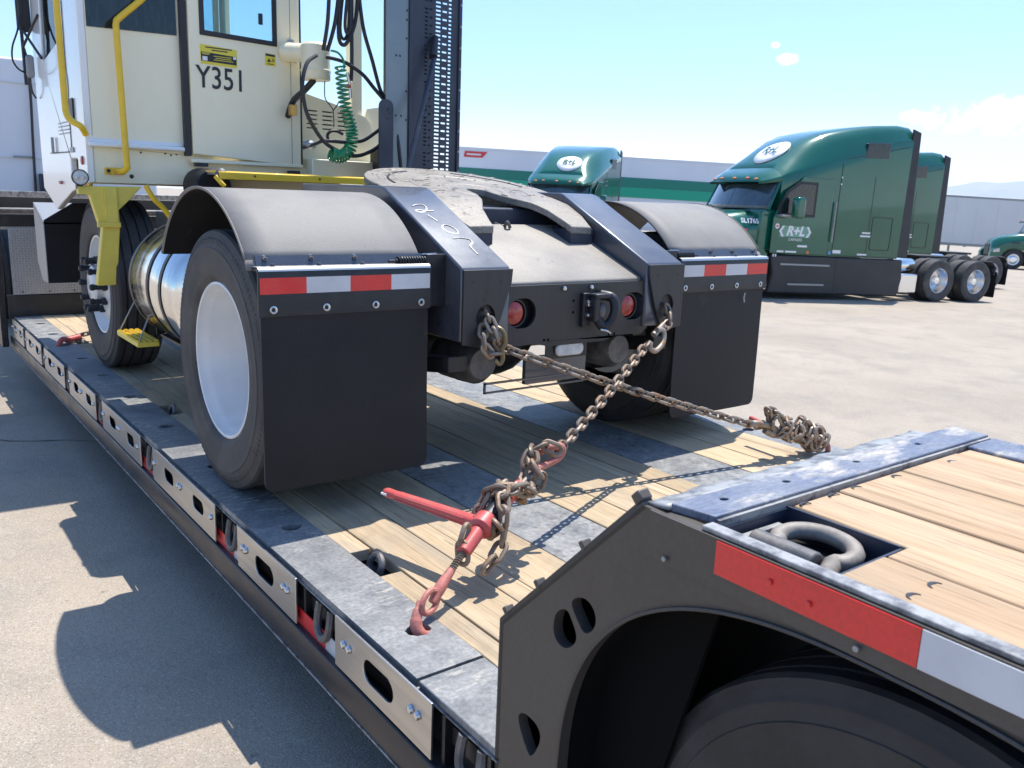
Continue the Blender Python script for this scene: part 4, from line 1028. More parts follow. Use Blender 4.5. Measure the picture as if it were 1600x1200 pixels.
MB().box(CX0 + .04, CX1 - .02, CY0 + .04, CY1 - .05, CZ1 - .03, CZ1 + .04).build('cab_roof', 'creamwhite', YT, bevel=.02)
MB().box(CX0 + .04, CX1 - .04, CY0 + .04, CY1 - .05, 1.10, 1.14).build('cab_floor', 'black', YT)
MB().prism([(CX0 + .036, 1.06), (CX1 - .036, 1.06), (CX1 - .036, CZ1), (CX0 + .036, CZ1)], 'Y', CY1 - .05, CY1 - .015, holes=[[(CX0 + .08, 1.75), (CX1 - .3, 1.75), (CX1 - .3, 2.75), (CX0 + .08, 2.75)], [(CX1 - .24, 1.75), (CX1 - .07, 1.75), (CX1 - .07, 2.75), (CX1 - .24, 2.75)]]).build('cab_front', 'cream', YT, bevel=.004)
MB().prism([(CX0 + .08, 1.75), (CX1 - .07, 1.75), (CX1 - .07, 2.75), (CX0 + .08, 2.75)], 'Y', CY1 - .035, CY1 - .032).build('windscreen', 'clear', YT)
MB().prism([(CY0 + .03, 1.075), (CY1 - .05, 1.075), (CY1 - .05, CZ1), (CY0 + .03, CZ1)], 'X', CX1 - .035, CX1, holes=[[(2.70, 1.80), (3.75, 1.80), (3.75, 2.75), (2.70, 2.75)]]).build('cab_side', 'cream', YT, bevel=.004)
MB().box(-.90, -.40, 3.0, 3.45, 1.14, 1.62).box(-.90, -.40, 2.95, 3.06, 1.55, 1.84).build('driver_seat', 'hose', YT, bevel=.05)
MB().box(-1.0, -.1, 3.62, 3.85, 1.4, 1.72).build('dashboard', 'hose', YT, bevel=.03)
# grab rails
gr = MB().tube(spline([(-.80, 2.47, 2.14), (-.907, 2.465, 2.02), (-1.02, 2.46, 1.915), (-1.040, 2.458, 1.885), (-1.042, 2.455, 1.82), (-1.036, 2.455, 1.5), (-1.030, 2.455, 1.19), (-1.030, 2.458, 1.16), (-1.045, 2.48, 1.142), (-1.06, 2.52, 1.14)], 6), .0165, 12).build('grab_rail', 'yellow', YT)
MB().prism(rrect(-1.122, -1.02, 1.122, 1.158, .008), 'Y', 2.535, 2.556).build('rail_foot', 'yellow', gr, bevel=.003)
MB().lathe([(0, .012), (.008, .01), (.011, 0)], (-1.105, 2.535, 1.14), (0, -1, 0), 8).build('bolt', 'hose', gr)
gl = MB().tube(spline([(-1.29, 2.60, 2.5), (-1.29, 2.585, 2.0), (-1.288, 2.57, 1.50), (-1.286, 2.555, 1.42), (-1.27, 2.53, 1.385), (-1.235, 2.50, 1.36), (-1.215, 2.52, 1.335), (-1.207, 2.53, 1.32)], 6), .0165, 12).build('grab_rail', 'yellow', YT)
# decals and number on the door
yd = 2.4985
d1 = MB().prism([(-.604, 1.845), (-.398, 1.834), (-.398, 1.738), (-.602, 1.742)], 'Y', yd - .001, yd + .001).build('warning_decal', 'vinylyellow', door)
MB().prism([(-.600, 1.806), (-.401, 1.797), (-.401, 1.752), (-.599, 1.757)], 'Y', yd - .002, yd - .001).build('decal_panel', 'text', d1)
dt = MB()
for z, x0, x1 in ((1.832, -.575, -.425), (1.819, -.54, -.45)): dt.box(x0, x1, yd - .0022, yd - .0012, z - .004, z + .002)
dt.build('decal_print', 'text', d1)
dt = MB()
for z, x0, x1 in ((1.788, -.53, -.43), (1.778, -.52, -.43), (1.768, -.53, -.42), (1.800, -.595, -.55), (1.794, -.592, -.555)): dt.box(x0, x1, yd - .0032, yd - .0022, z - .002, z + .0015)
dt.build('decal_print', 'vinylyellow', d1)
MB().box(-.592, -.565, yd - .0032, yd - .0022, 1.759, 1.782).box(-.420, -.403, yd - .0032, yd - .0022, 1.782, 1.796).build('decal_symbol', 'textwhite', d1)
d2 = MB().prism([(-.232, 1.842), (-.170, 1.838), (-.170, 1.772), (-.232, 1.775)], 'Y', yd - .001, yd + .001).build('warning_decal', 'vinylyellow', door)
MB().prism([(-.229, 1.839), (-.173, 1.836), (-.173, 1.824), (-.229, 1.827)], 'Y', yd - .002, yd - .001).build('decal_panel', 'text', d2)
dt = MB().prism([(-.222, 1.795), (-.196, 1.794), (-.209, 1.815)], 'Y', yd - .002, yd - .001)
for z in (1.812, 1.805, 1.798): dt.box(-.192, -.175, yd - .002, yd - .001, z - .0015, z + .0015)
dt.box(-.222, -.18, yd - .002, yd - .001, 1.781, 1.785)
dt.build('decal_print', 'text', d2)
XZ = lambda x, y, z: Matrix.Translation((x, y, z)) @ Matrix.Rotation(R(90), 4, 'X')
text('Y351', 'number', .168, XZ(-.490, yd - .001, 1.6655) @ Matrix.Rotation(R(-.6), 4, 'Z'), 'text', door, sx=.80, bold=.0012)
# work lamp
wl_ = MB().lathe([(0, 0), (.02, .0), (.034, .02), (.041, .045), (.041, .062), (.037, .064)], (-1.268, 2.47, 1.10), (-.05, -1, 0), 32).build('work_lamp', 'hose', YT)
MB().lathe([(0, .062), (.025, .061), (.037, .058)], (-1.268, 2.47, 1.10), (-.05, -1, 0), 32).build('lens', 'whitelens', wl_)
for dx in (-.015, .015): MB().lathe([(0, .069), (.008, .066), (.013, .061)], (-1.268 + dx, 2.47, 1.10), (-.05, -1, 0), 14).build('lamp_reflector', 'whitelens', wl_)
MB().box(-1.28, -1.25, 2.46, 2.50, 1.04, 1.075).build('lamp_foot', 'hose', wl_)
# yellow step bracket at the rear corner
yb = MB().prism([(-1.278, 1.055), (-1.278, 1.015), (-1.225, 1.012), (-1.19, .868), (-1.17, .86), (-1.218, .535), (-1.118, .535), (-1.085, .858), (-1.088, .935), (-1.02, 1.00), (-.965, 1.062)], 'Y', 2.44, 2.50).build('step_bracket', 'paleyellow', YT, bevel=.004)
MB().box(-1.20, -1.085, 2.42, 2.445, .845, .872).box(-1.16, -1.095, 2.425, 2.445, .87, 1.05).build('bracket_rib', 'paleyellow', yb, bevel=.003)
MB().box(-1.20, -1.15, 2.50, 2.86, 1.03, 1.055).box(-1.19, -1.17, 2.62, 2.86, 1.05, 1.19).build('lamp_bracket', 'yellow', yb, bevel=.003)
for x, z in ((-.90, 1.02), (-.80, .96), (-.74, .92), (-.70, .86)):
    pass
hk = MB().tube(spline([(-.98, 2.3, 1.07), (-.94, 2.3, 1.00), (-.90, 2.3, .96), (-.86, 2.3, .90), (-.84, 2.3, .84), (-.85, 2.3, .80)], 5), .014, 8).build('hook_rod', 'yellow', YT)
# catwalk beam and what stands behind it
bm_ = MB().prism([(1.74, 1.118), (1.74, 1.152), (1.78, 1.158), (1.95, 1.158), (1.95, 1.15), (1.752, 1.146), (1.752, 1.118)], 'X', -.775, .125).build('catwalk_beam', 'yellow', YT, bevel=.002)
MB().box(-.70, .15, 1.96, 2.5, 1.14, 1.152).build('catwalk_plate', 'diamond', YT)
for x in (-.6, -.25, .05): MB().lathe([(0, .004), (.005, .003), (.006, 0)], (x, 1.739, 1.138), (0, -1, 0), 8).build('bolt', 'hose', bm_)
MB().lathe([(0, .0), (.09, .0), (.10, -.02), (.10, -.22), (0, -.22)], (-.665, 2.16, 1.075), (0, -1, 0), 30).build('air_tank', 'flap', YT)
MB().ball((-.755, 1.78, 1.14), .032, 10).build('latch_knob', 'iron', YT)
MB().tube(spline([(-.79, 1.76, 1.13), (-.77, 1.74, 1.10), (-.755, 1.74, 1.085)], 4), .012, 8).build('latch_hook', 'yellow', YT)
MB().box(-.70, .30, 2.30, 2.34, .93, 1.12).build('rear_cross_panel', 'cream', YT, bevel=.003)
MB().box(.03, .60, 2.45, 2.60, 1.055, 1.262).build('engine_cover', 'cream', YT, bevel=.006)
# louvred engine hood right of the cab
lou = [slot(x, z, .038, .0042, 3) for x in (.10, .205, .31) for z in (1.555, 1.53, 1.505, 1.478, 1.452)]
hood = MB().prism([(.03, 1.256), (.550, 1.262), (.545, 1.34), (.505, 1.50), (.47, 1.545), (.43, 1.558), (.24, 1.61), (.03, 1.66)], 'Y', 2.60, 2.63, holes=lou).build('engine_hood', 'cream', YT, bevel=.006)
MB().prism([(.04, 1.27), (.53, 1.27), (.49, 1.49), (.42, 1.545), (.04, 1.64)], 'Y', 2.66, 3.6).build('hood_inside', 'hose', hood)
MB().prism([(.03, 1.256), (.555, 1.262), (.55, 1.34), (.51, 1.50), (.43, 1.562), (.03, 1.664), (.03, 1.654), (.43, 1.552), (.50, 1.495), (.54, 1.34), (.545, 1.272), (.03, 1.266)], 'Y', 2.632, 3.7).build('hood_shell', 'cream', YT)
MB().box(.38, .455, 2.62, 2.70, 1.50, 2.9).build('intake_mast', 'cream', YT, bevel=.006)
# air cleaner
ac = MB().lathe([(0, 0), (.078, 0), (.084, .008), (.084, .045), (.088, .05), (.088, .056), (.083, .06), (.083, .19), (.07, .205), (0, .21)], (.0, 2.32, 1.70), (0, 0, 1), 36).build('air_cleaner', 'cream', YT)
MB().cyl((-.01, 2.33, 1.85), (-.11, 2.50, 1.86), .05, .055, 24).build('air_duct', 'cream', ac)
MB().tube(spline([(-.02, 2.3, 1.70), (-.06, 2.35, 1.64), (-.10, 2.42, 1.58), (-.10, 2.5, 1.50)], 6), .018, 10).build('air_hose', 'hose', ac)
MB().box(-.13, -.09, 2.38, 2.42, 1.50, 1.56).build('brass_fitting', M('brass', (.55, .33, .10), .35, 1.), YT, bevel=.004)
# hoses
def hose(pts, r=.011, mat='hose', name='air_hose', n=7): return MB().tube(spline(pts, n), r, 9).build(name, mat, YT)
hose([(-.01, 2.1, 2.25), (-.025, 2.1, 2.0), (-.045, 2.12, 1.84)])
hose([(.055, 2.1, 2.25), (.02, 2.1, 2.0), (-.02, 2.12, 1.84)])
hose([(.07, 2.1, 2.25), (.045, 2.1, 2.05), (.04, 2.1, 1.93), (.055, 2.1, 1.885), (.085, 2.1, 1.89), (.125, 2.1, 1.96), (.15, 2.1, 2.06), (.165, 2.1, 2.25)])
hose([(.09, 2.12, 2.25), (.065, 2.12, 2.05), (.06, 2.12, 1.95), (.08, 2.12, 1.915), (.105, 2.12, 1.95), (.115, 2.12, 2.06), (.11, 2.12, 2.25)], .009)
hose([(.10, 2.08, 2.25), (.075, 2.08, 2.06), (.07, 2.08, 1.97), (.085, 2.08, 1.94), (.10, 2.08, 1.98), (.10, 2.08, 2.1), (.095, 2.08, 2.25)], .009)
hose([(.12, 2.1, 2.25), (.12, 2.1, 2.0), (.13, 2.12, 1.80), (.135, 2.14, 1.70)])
hose([(.155, 2.1, 2.25), (.19, 2.1, 2.0), (.25, 2.1, 1.82), (.30, 2.1, 1.67), (.335, 2.08, 1.60), (.36, 2.02, 1.45), (.372, 2.0, 1.34), (.392, 2.0, 1.19)])
hose([(-.02, 2.14, 1.81), (.05, 2.12, 1.80), (.101, 2.1, 1.78), (.19, 2.1, 1.735), (.26, 2.1, 1.67), (.32, 2.08, 1.605)])
hose([(-.05, 2.2, 1.82), (-.13, 2.14, 1.77), (-.178, 2.1, 1.67), (-.175, 2.1, 1.57), (-.145, 2.1, 1.47), (-.06, 2.1, 1.353), (.038, 2.1, 1.30), (.12, 2.1, 1.28), (.21, 2.1, 1.298), (.30, 2.08, 1.36), (.335, 2.05, 1.46), (.33, 2.05, 1.56)])
hose([(-.14, 2.2, 1.31), (-.08, 2.16, 1.335), (-.04, 2.12, 1.354), (.079, 2.1, 1.353), (.15, 2.1, 1.36), (.21, 2.1, 1.38), (.29, 2.08, 1.44)], .010)
hose([(.07, 2.3, 1.36), (.06, 2.3, 1.395), (.08, 2.3, 1.42), (.12, 2.3, 1.425), (.16, 2.3, 1.41)], .009)
hose([(.0, 2.2, 1.69), (.0, 2.2, 1.60), (.03, 2.2, 1.56), (.05, 2.2, 1.53), (.055, 2.2, 1.44)], .003)
hose([(.05, 2.2, 1.53), (.07, 2.2, 1.555), (.085, 2.2, 1.58)], .003)
MB().ball((-.10, 2.2, 1.33), .034, 12, (1.2, 1, .8)).build('valve_body', 'grey', YT)
# green coiled air line
cp = spline([(.0, 2.12, 1.845), (.035, 2.1, 1.835), (.068, 2.1, 1.80), (.072, 2.1, 1.755)], 8)
core = spline([(.048, 2.1, 1.765), (.055, 2.1, 1.68), (.068, 2.1, 1.60), (.085, 2.1, 1.52), (.108, 2.1, 1.45), (.120, 2.1, 1.39), (.108, 2.1, 1.325), (.072, 2.1, 1.285), (.03, 2.1, 1.272), (-.012, 2.1, 1.282)], 30)
hp = []
turns = 30
for i, p in enumerate(core):
    t = (core[min(i + 1, len(core) - 1)] - core[max(i - 1, 0)]).normalized()
    a = t.cross(Vector((0, 1, 0))).normalized(); b = t.cross(a)
    an = 2 * PI * turns * i / len(core); rr = .028 + .008 * (i / len(core))
    hp.append(p + a * rr * math.cos(an) + b * rr * math.sin(an))
MB().tube(cp, .006, 8).build('coiled_air_line', 'green', YT)
MB().tube(hp, .0062, 6).build('coiled_air_line', 'green', YT)
MB().box(.085, .115, 2.1, 2.13, 1.655, 1.675).build('line_coupler', 'redpaint', YT, bevel=.003)
MB().tube([(.10, 2.12, 1.74), (.115, 2.12, 1.68), (.12, 2.12, 1.60)], .010, 8).build('line_coupler_body', 'steel', YT)
# perforated exhaust guard
SY = 2.0
lp = MB().prism([(.285, 1.02), (.430, 1.02), (.430, 3.0), (.285, 3.0)], 'Y', SY, SY + .006).build('guard_side_plate', M('blue_grey_panel', (.20, .24, .26), .3, .3, (.24, .27, .285), 3.), YT, bevel=.002)
for x, z in ((.385, 1.52), (.350, 1.52), (.375, 1.85), (.350, 1.85), (.418, 2.10), (.418, 2.05), (.418, 1.95), (.418, 1.66), (.418, 1.50)): MB().lathe([(0, .0008), (.0065, .0008), (.0065, -.001)], (x, SY, z), (0, -1, 0), 10).build('bolt_hole', 'text', lp)
holes = []; rgd = random.Random(11)
for r in range(62):
    z = 1.05 + r * .0225
    for c, x in enumerate((.548, .585, .630, .675, .712)):
        if c in (0,) and r % 9 == 4: continue
        if c in (1, 3) and r % 2: continue
        w = (.010, .016, .017, .016, .010)[c]
        holes.append([(x - w, z - .0045), (x + w, z - .0055), (x + w, z + .0045), (x - w, z + .0055)])
gp_ = MB().prism([(.432, 1.02), (.790, 1.02), (.790, 2.5), (.432, 2.5)], 'Y', SY - .001, SY + .003, holes=holes).build('perforated_guard', 'guard', YT)
MB().box(.432, .450, SY - .012, SY - .002, 1.02, 2.5).box(.772, .792, SY - .012, SY - .002, 1.02, 2.5).build('guard_frame', 'guard', gp_, bevel=.002)
for k in range(12):
    MB().lathe([(0, .006), (.007, .004), (.008, 0)], (.782, SY - .012, 1.1 + .12 * k), (0, -1, 0), 8).build('bolt', 'grey', gp_)
MB().box(.786, .792, SY, SY + .05, 1.02, 2.5).build('guard_return', 'guard', gp_)
MB().box(.432, .436, SY + .01, SY + .30, 1.02, 2.5).build('guard_return', 'guard', gp_)
MB().cyl((.625, SY + .19, .95), (.625, SY + .19, 3.0), .09, .09, 24).build('exhaust_stack', 'guard', YT)
MB().prism(rrect(.222, .312, 1.02, 1.60, .04), 'Y', SY - .04, SY - .028, holes=[slot(.272, 1.52, .012, .03)]).build('hose_carrier', 'guard', YT, bevel=.003)
MB().tube([(.283, 1.76, 1.17), (.575, SY - .06, 1.87)], .014, 8).build('guard_strut', 'guard', YT)
MB().cyl((.558, SY - .065, 1.86), (.60, SY - .02, 1.98), .026, .018, 12).build('strut_end', 'hose', YT)
MB().prism(rrect(.44, .58, 1.0, 1.36, .05), 'Y', SY + .36, SY + .5).build('filter_can', 'hose', YT, bevel=.02)
MB().prism([(.45, 1.0), (.60, 1.0), (.60, 1.62), (.50, 1.60), (.46, 1.48)], 'Y', 2.64, 2.66).build('hood_corner', 'cream', YT)
# mirrors, antenna and wires on the cab's left side
mr = MB().tube([(-1.21, 3.70, 2.5), (-1.275, 3.86, 2.42)], .010, 8).tube([(-1.275, 3.86, 2.6), (-1.262, 3.88, 1.66)], .010, 8).tube([(-1.21, 3.60, 1.80), (-1.268, 3.87, 2.0)], .008, 8).tube([(-1.21, 3.62, 2.05), (-1.268, 3.87, 1.88)], .008, 8).build('mirror_arm', 'hose', YT)
MB().prism(rrect(-1.285, -1.205, 1.98, 2.4, .03), 'Y', 3.89, 3.92).build('mirror', 'hose', mr, bevel=.010)
MB().prism(rrect(-1.262, -1.215, 1.70, 1.84, .02), 'Y', 3.83, 3.86).build('mirror', 'grey', mr, bevel=.010)
wp = [(-1.265, 3.87, 2.1), (-1.29, 3.86, 1.98), (-1.325, 3.86, 1.88), (-1.330, 3.86, 1.80), (-1.30, 3.87, 1.75), (-1.26, 3.87, 1.74), (-1.245, 3.87, 1.80), (-1.255, 3.87, 1.86), (-1.265, 3.87, 1.90)]
MB().tube(spline(wp, 6), .006, 6).build('mirror_wire', 'hose', mr)
wp = [(-1.225, 3.86, 1.80), (-1.24, 3.86, 1.70), (-1.235, 3.86, 1.62), (-1.215, 3.86, 1.58)]
MB().tube(spline(wp, 6), .006, 6).build('mirror_wire', 'hose', mr)
# ------------------------------------------------------------------ chains and binders
def link_mesh(name, p, r, wi, mat):
    rc = wi / 2 + r; st = p / 2 + r - rc; pts = []
    for k in range(7):
        an = -PI / 2 + PI * k / 6; pts.append((st + rc * math.cos(an), rc * math.sin(an), 0))
    for k in range(7):
        an = PI / 2 + PI * k / 6; pts.append((-st + rc * math.cos(an), rc * math.sin(an), 0))
    return MB().tube(pts, r, 7, closed=True).build(name, mat, None)
def resample(path, step):
    P = [Vector(p) for p in path]; out = [P[0].copy()]; acc = 0.
    for a, b in zip(P, P[1:]):
        L = (b - a).length; t = step - acc
        while t <= L:
            out.append(a + (b - a) * (t / L)); t += step
        acc = (acc + L) % step if L else acc
    return out
def lay(parent, src, path, p, base=R(40), jit=.12, alt=R(90), seed=1):
    rnd = random.Random(seed); q = resample(path, p); prevu = Vector((0, 0, 1)); k = 0
    o0 = org(parent)
    for a, b in zip(q, q[1:]):
        t = (b - a).normalized(); c = (a + b) / 2
        u = prevu - t * prevu.dot(t)
        u = u.normalized() if u.length > 1e-4 else t.orthogonal().normalized()
        prevu = u
        v = t.cross(u)
        an = base + alt * (k % 2) + rnd.uniform(-jit, jit)
        yv = u * math.cos(an) + v * math.sin(an); zv = t.cross(yv)
        m = Matrix((t, yv, zv)).transposed().to_4x4(); m.translation = c - o0
        o = bpy.data.objects.new('link', src.data); COL.objects.link(o); o.parent = parent; o.matrix_local = m
        k += 1
    return q
PCH = .041; PCR = .044
lk_r = link_mesh('link', .044, .0068, .0165, 'chain')
lk_b = link_mesh('link', PCH, .0064, .0155, 'chainbright')
# chain A: from the near rail across to the far deck edge
CA = empty('tie_down_chain', (-.43, -.12, .55), 'rusty chain from the chalk-marked rail to a heap at the far deck edge', 'chain', 'chains crossed behind the tractor')
A0, A1 = Vector((-.418, -.125, .562)), Vector((1.2, -.45, .03))
PA = lambda t: A0 + (A1 - A0) * t + Vector((0, 0, -.012 * math.sin(PI * min(t / .8, 1))))
lay(CA, lk_r, [PA(t / 60 * .76) for t in range(61)], PCR, R(35), .06, seed=3)
lay(CA, lk_r, spline([(-.462, -.085, .685), (-.470, -.125, .660), (-.455, -.140, .615), (-.440, -.140, .575), (-.418, -.125, .560)], 6), PCH, R(20), .2, seed=5)
lay(CA, lk_r, spline([(-.480, -.105, .640), (-.50, -.13, .60), (-.49, -.14, .555), (-.45, -.14, .535), (-.425, -.135, .545)], 6), PCH, R(70), .25, seed=6)
MB().tube(spline([(-.452, -.125, .64), (-.430, -.150, .625), (-.420, -.155, .585), (-.43, -.15, .555), (-.425, -.15, .525), (-.435, -.145, .505), (-.45, -.14, .52)], 5), [.0085] * 31, 8).build('grab_hook', M('brass_hook', (.24, .19, .11), .42, .7, (.26, .18, .09), 30.), CA)
# heap of spare chain wrapped round the far binder
rr = random.Random(12); heap = []
d = (A1 - A0).normalized(); e1 = d.cross(Vector((0, 0, 1))).normalized(); e2 = e1.cross(d)
for k in range(150):
    t = k / 149; base = PA(.79 + .235 * (t if t < .8 else .8 - (t - .8) * .6)); an = 2 * PI * 5.2 * t
    rad = .024 + .016 * math.sin(7 * t) ** 2 + .012 * t + rr.uniform(-.006, .006)
    an += .5 * math.sin(13 * t)
    heap.append(base + e1 * rad * math.cos(an) + e2 * (rad * 1.15 * math.sin(an) + .022))
lay(CA, lk_r, heap, PCR, R(10), .5, seed=9)
lay(CA, lk_r, spline([PA(.75), PA(.79) + Vector((.02, 0, .03)), PA(.79) + Vector((-.02, .0, .085)), PA(.82) + Vector((.0, -.01, .075)), PA(.84) + Vector((.02, -.03, -.01)), PA(.86) + Vector((0, -.03, -.03))], 8), PCH, R(0), .3, seed=10)
lay(CA, lk_r, spline([PA(.90) + Vector((0, 0, .02)), PA(.905) + Vector((-.01, 0, .085)), PA(.925) + Vector((.0, 0, .09)), PA(.935) + Vector((.01, -.02, .03)), PA(.94) + Vector((.0, -.04, -.03))], 8), PCH, R(0), .3, seed=11)
lay(CA, lk_r, spline([PA(.95) + Vector((0, 0, .0)), PA(.965) + Vector((0, 0, .075)), PA(.99) + Vector((.0, 0, .06)), PA(1.0) + Vector((.02, -.0, .0))], 8), PCH, R(50), .3, seed=14)
MB().tube(spline([PA(.725), PA(.75) + Vector((0, -.01, .012)), PA(.79) + Vector((0, -.01, .014)), PA(.83) + Vector((0, 0, .0)), PA(.80) + Vector((0, -.01, -.018)), PA(.775) + Vector((0, -.01, -.01))], 6), [.0145] * 31, 10).build('grab_hook', 'chain', CA)
BA = empty('load_binder', tuple(PA(.9)), 'second load binder buried in the heap of rusty chain at the far edge', 'load binder', 'ratchet load binders')
MB().tube([PA(.80), PA(.93)], .020, 14).build('barrel', 'chain', BA)
MB().tube([PA(.93), PA(.975)], .011, 10).build('screw', 'chain', BA)
MB().tube(spline([PA(.97), PA(.99) + Vector((0, 0, .012)), PA(1.01) + Vector((.01, 0, .01)), (1.235, -.455, -.005), (1.225, -.445, -.04)], 5), .012, 10).build('hook', 'pinkred', BA)
MB().tube([PA(.86), PA(.86) + Vector((.03, .22, .02))], .012, 10).build('handle', 'redpaint', BA)
# chain B: from the far rail down to the red binder
CB = empty('tie_down_chain', (.46, -.12, .6), 'grey worn chain running from the far tail hole down to the red binder', 'chain', 'chains crossed behind the tractor')
B0, B1 = Vector((-1.17, -.82, .02)), Vector((.44, -.12, .60))
zo = [(0, 0), (.05, .02), (.10, .038), (.16, .054), (.22, .056), (.30, .040), (.40, .018), (.46, .004), (1, 0)]
def zoff(t):
    for (a, b), (c, d_) in zip(zo, zo[1:]):
        if a <= t <= c: return b + (d_ - b) * (t - a) / (c - a)
    return 0
PB = lambda t: B0 + (B1 - B0) * t + Vector((0, 0, zoff(t) - (.012 * math.sin(PI * (t - .42) / .5) if .42 < t < .92 else 0)))
lay(CB, lk_b, [PB(.425 + .475 * t / 50) for t in range(51)], PCH, R(50), .06, seed=21)
lay(CB, lk_b, spline([PB(.955), PB(.99) + Vector((.01, -.02, .0)), (.462, -.118, .640), (.470, -.085, .690)], 6), PCH, R(50), .2, seed=22)
hk = [PB(.935) + Vector((.0, -.01, .02)), PB(.955) + Vector((.012, -.02, .0)), PB(.94) + Vector((.022, -.025, -.035)), PB(.91) + Vector((.012, -.022, -.045)), PB(.895) + Vector((-.005, -.018, -.02)), PB(.90) + Vector((-.006, -.015, .0))]
MB().tube(spline(hk, 6), [.011] * 31, 10).build('grab_hook', 'chain', CB)
MB().tube([PB(.93), PB(.965) + Vector((.01, -.012, .02))], [.014, .010], 10).build('hook_eye', 'chain', CB)
dB = (PB(.30) - PB(.16)).normalized(); f1 = dB.cross(Vector((0, 0, 1))).normalized(); f2 = f1.cross(dB)
lk_w = link_mesh('link', .049, .0074, .0185, 'chainbright')
for (t0, t1, turns, ph, r_, sd) in ((.405, .165, 1.9, .6, .036, 25), (.385, .185, -1.6, 2.4, .044, 27), (.30, .175, 1.3, 4.2, .05, 29)):
    wrap = []
    for k in range(120):
        t = k / 119; tt = t0 + (t1 - t0) * t + .010 * math.sin(17 * t + ph); an = 2 * PI * turns * t + ph + .5 * math.sin(9 * t)
        rad = r_ + .010 * math.sin(13 * t + ph) + rr.uniform(-.002, .002)
        wrap.append(PB(tt) + f1 * rad * math.cos(an) + f2 * (rad * math.sin(an) + .008))
    lay(CB, lk_w, wrap, .050, R(20), .45, seed=sd)
end = PB(.165) + f1 * .03
lay(CB, lk_w, spline([PB(.19) + Vector((.035, -.04, -.015)), PB(.165) + Vector((.045, -.045, -.05)), PB(.13) + Vector((.035, -.04, -.062)), PB(.11) + Vector((.02, -.035, -.05))], 8), .050, R(15), .3, seed=31)
lay(CB, lk_w, spline([PB(.155) + Vector((-.03, .0, .03)), PB(.14) + Vector((-.035, -.005, -.01)), PB(.135) + Vector((-.025, -.015, -.05))], 8), .050, R(15), .3, seed=32)
# red ratchet binder
BB = empty('load_binder', tuple(PB(.15)), 'red ratchet load binder with long red handle hooked into the near edge plate', 'load binder', 'ratchet load binders')
MB().tube([PB(.225), PB(.30)], .0215, 20).build('barrel', 'redpaint', BB, smooth=40, bevel=.002)
MB().tube([PB(.118), PB(.165)], .0215, 20).build('barrel', 'redpaint', BB, smooth=40, bevel=.002)
MB().tube([PB(.163), PB(.168), PB(.190), PB(.195)], [.026, .036, .036, .026], 24).build('ratchet_housing', 'redpaint', BB, smooth=40, bevel=.002)
MB().tube([PB(.19), PB(.23)], .028, 18).build('ratchet_gear', 'hose', BB)
sc = MB(); n = 60; axis = (PB(.118) - PB(.08)).normalized(); s1 = axis.orthogonal().normalized(); s2 = axis.cross(s1)
sc.tube([PB(.07), PB(.12)], .0085, 12)
sc.tube([PB(.078 + .040 * k / n) + s1 * .0095 * math.cos(k * 1.05) + s2 * .0095 * math.sin(k * 1.05) for k in range(n + 1)], .0022, 5)
sc.build('screw', 'chainbright', BB)
MB().tube([PB(.30), PB(.355)], .010, 10).build('screw', 'chain', BB)
# eye bolts, loose link and slot hook at the deck
MB().tube(spline([PB(.085), PB(.065), PB(.05) + Vector((0, 0, -.004)), PB(.035) + Vector((.0, 0, -.01))], 6), [.012, .012, .0125, .013, .0135, .014, .0145, .015, .0155, .016, .016, .016, .0155, .015, .014, .014, .0135, .013, .0125], 12).build('eye_bolt', 'pinkred', BB)
cL = PB(.035) + Vector((-.012, -.006, -.002)); tL = (PB(.06) - PB(.0)).normalized(); nL = Vector((.5, -.7, .35)).normalized(); nL = (nL - tL * nL.dot(tL)).normalized(); wL = tL.cross(nL)
MB().tube([cL + tL * (.034 * math.cos(a)) + wL * (.024 * math.sin(a)) for a in [2 * PI * k / 20 for k in range(20)]], .0082, 9, closed=True).build('coupling_link', 'pinkred', BB)
h0 = Vector((-1.158, -.800, .040))
MB().tube(spline([h0 + Vector((.012, .012, .012)), h0, h0 + Vector((-.012, -.010, -.014)), h0 + Vector((-.020, -.022, -.035)), h0 + Vector((-.012, -.036, -.055)), h0 + Vector((.008, -.036, -.062))], 6), [.011] * 7 + [.0145] * 7 + [.0165] * 7 + [.0165] * 6 + [.014] * 4, 12, flat=.8).build('slot_hook', 'pinkred', BB, smooth=50)
MB().tube(spline([PB(.35), PB(.37), PB(.395) + Vector((.0, 0, -.012)), PB(.42) + Vector((.022, -.012, -.006)), PB(.428) + Vector((.02, -.012, .022)), PB(.415) + Vector((-.005, 0, .032)), PB(.40) + Vector((-.025, .006, .028))], 6), [.012] * 20 + [.0135] * 12 + [.010] * 5, 12).build('grab_hook', 'pinkred', BB)
# handle
ha = PB(.178); hb_ = Vector((-.980, -.295, .172))
dh = (hb_ - ha).normalized(); sh = dh.cross(Vector((0, 0, 1))).normalized(); uh = sh.cross(dh)
L = (hb_ - ha).length; mb = MB(); vs = []; fs = []
prof = [(0.02, .022, .020), (.10, .021, .018), (.5, .0185, .015), (.90, .0155, .013), (.965, .0165, .014), (.99, .0145, .0125), (1.0, .008, .007)]
for t, w, h in prof:
    c = ha + dh * (L * t)
    for a in range(12):
        an = 2 * PI * a / 12; cx_, sx_ = math.cos(an), math.sin(an)
        k_ = max(abs(cx_), abs(sx_)) ** -.55
        vs.append(c + sh * (w * cx_ * k_) + uh * (h * sx_ * k_))
for i in range(len(prof) - 1):
    for a in range(12):
        b = (a + 1) % 12; fs.append((i * 12 + a, i * 12 + b, i * 12 + 12 + b, i * 12 + 12 + a))
fs += [tuple(range(12))[::-1], tuple(range(len(vs) - 12, len(vs)))]
hnd = mb.add(vs, fs).build('handle', 'redpaint', BB, smooth=45)
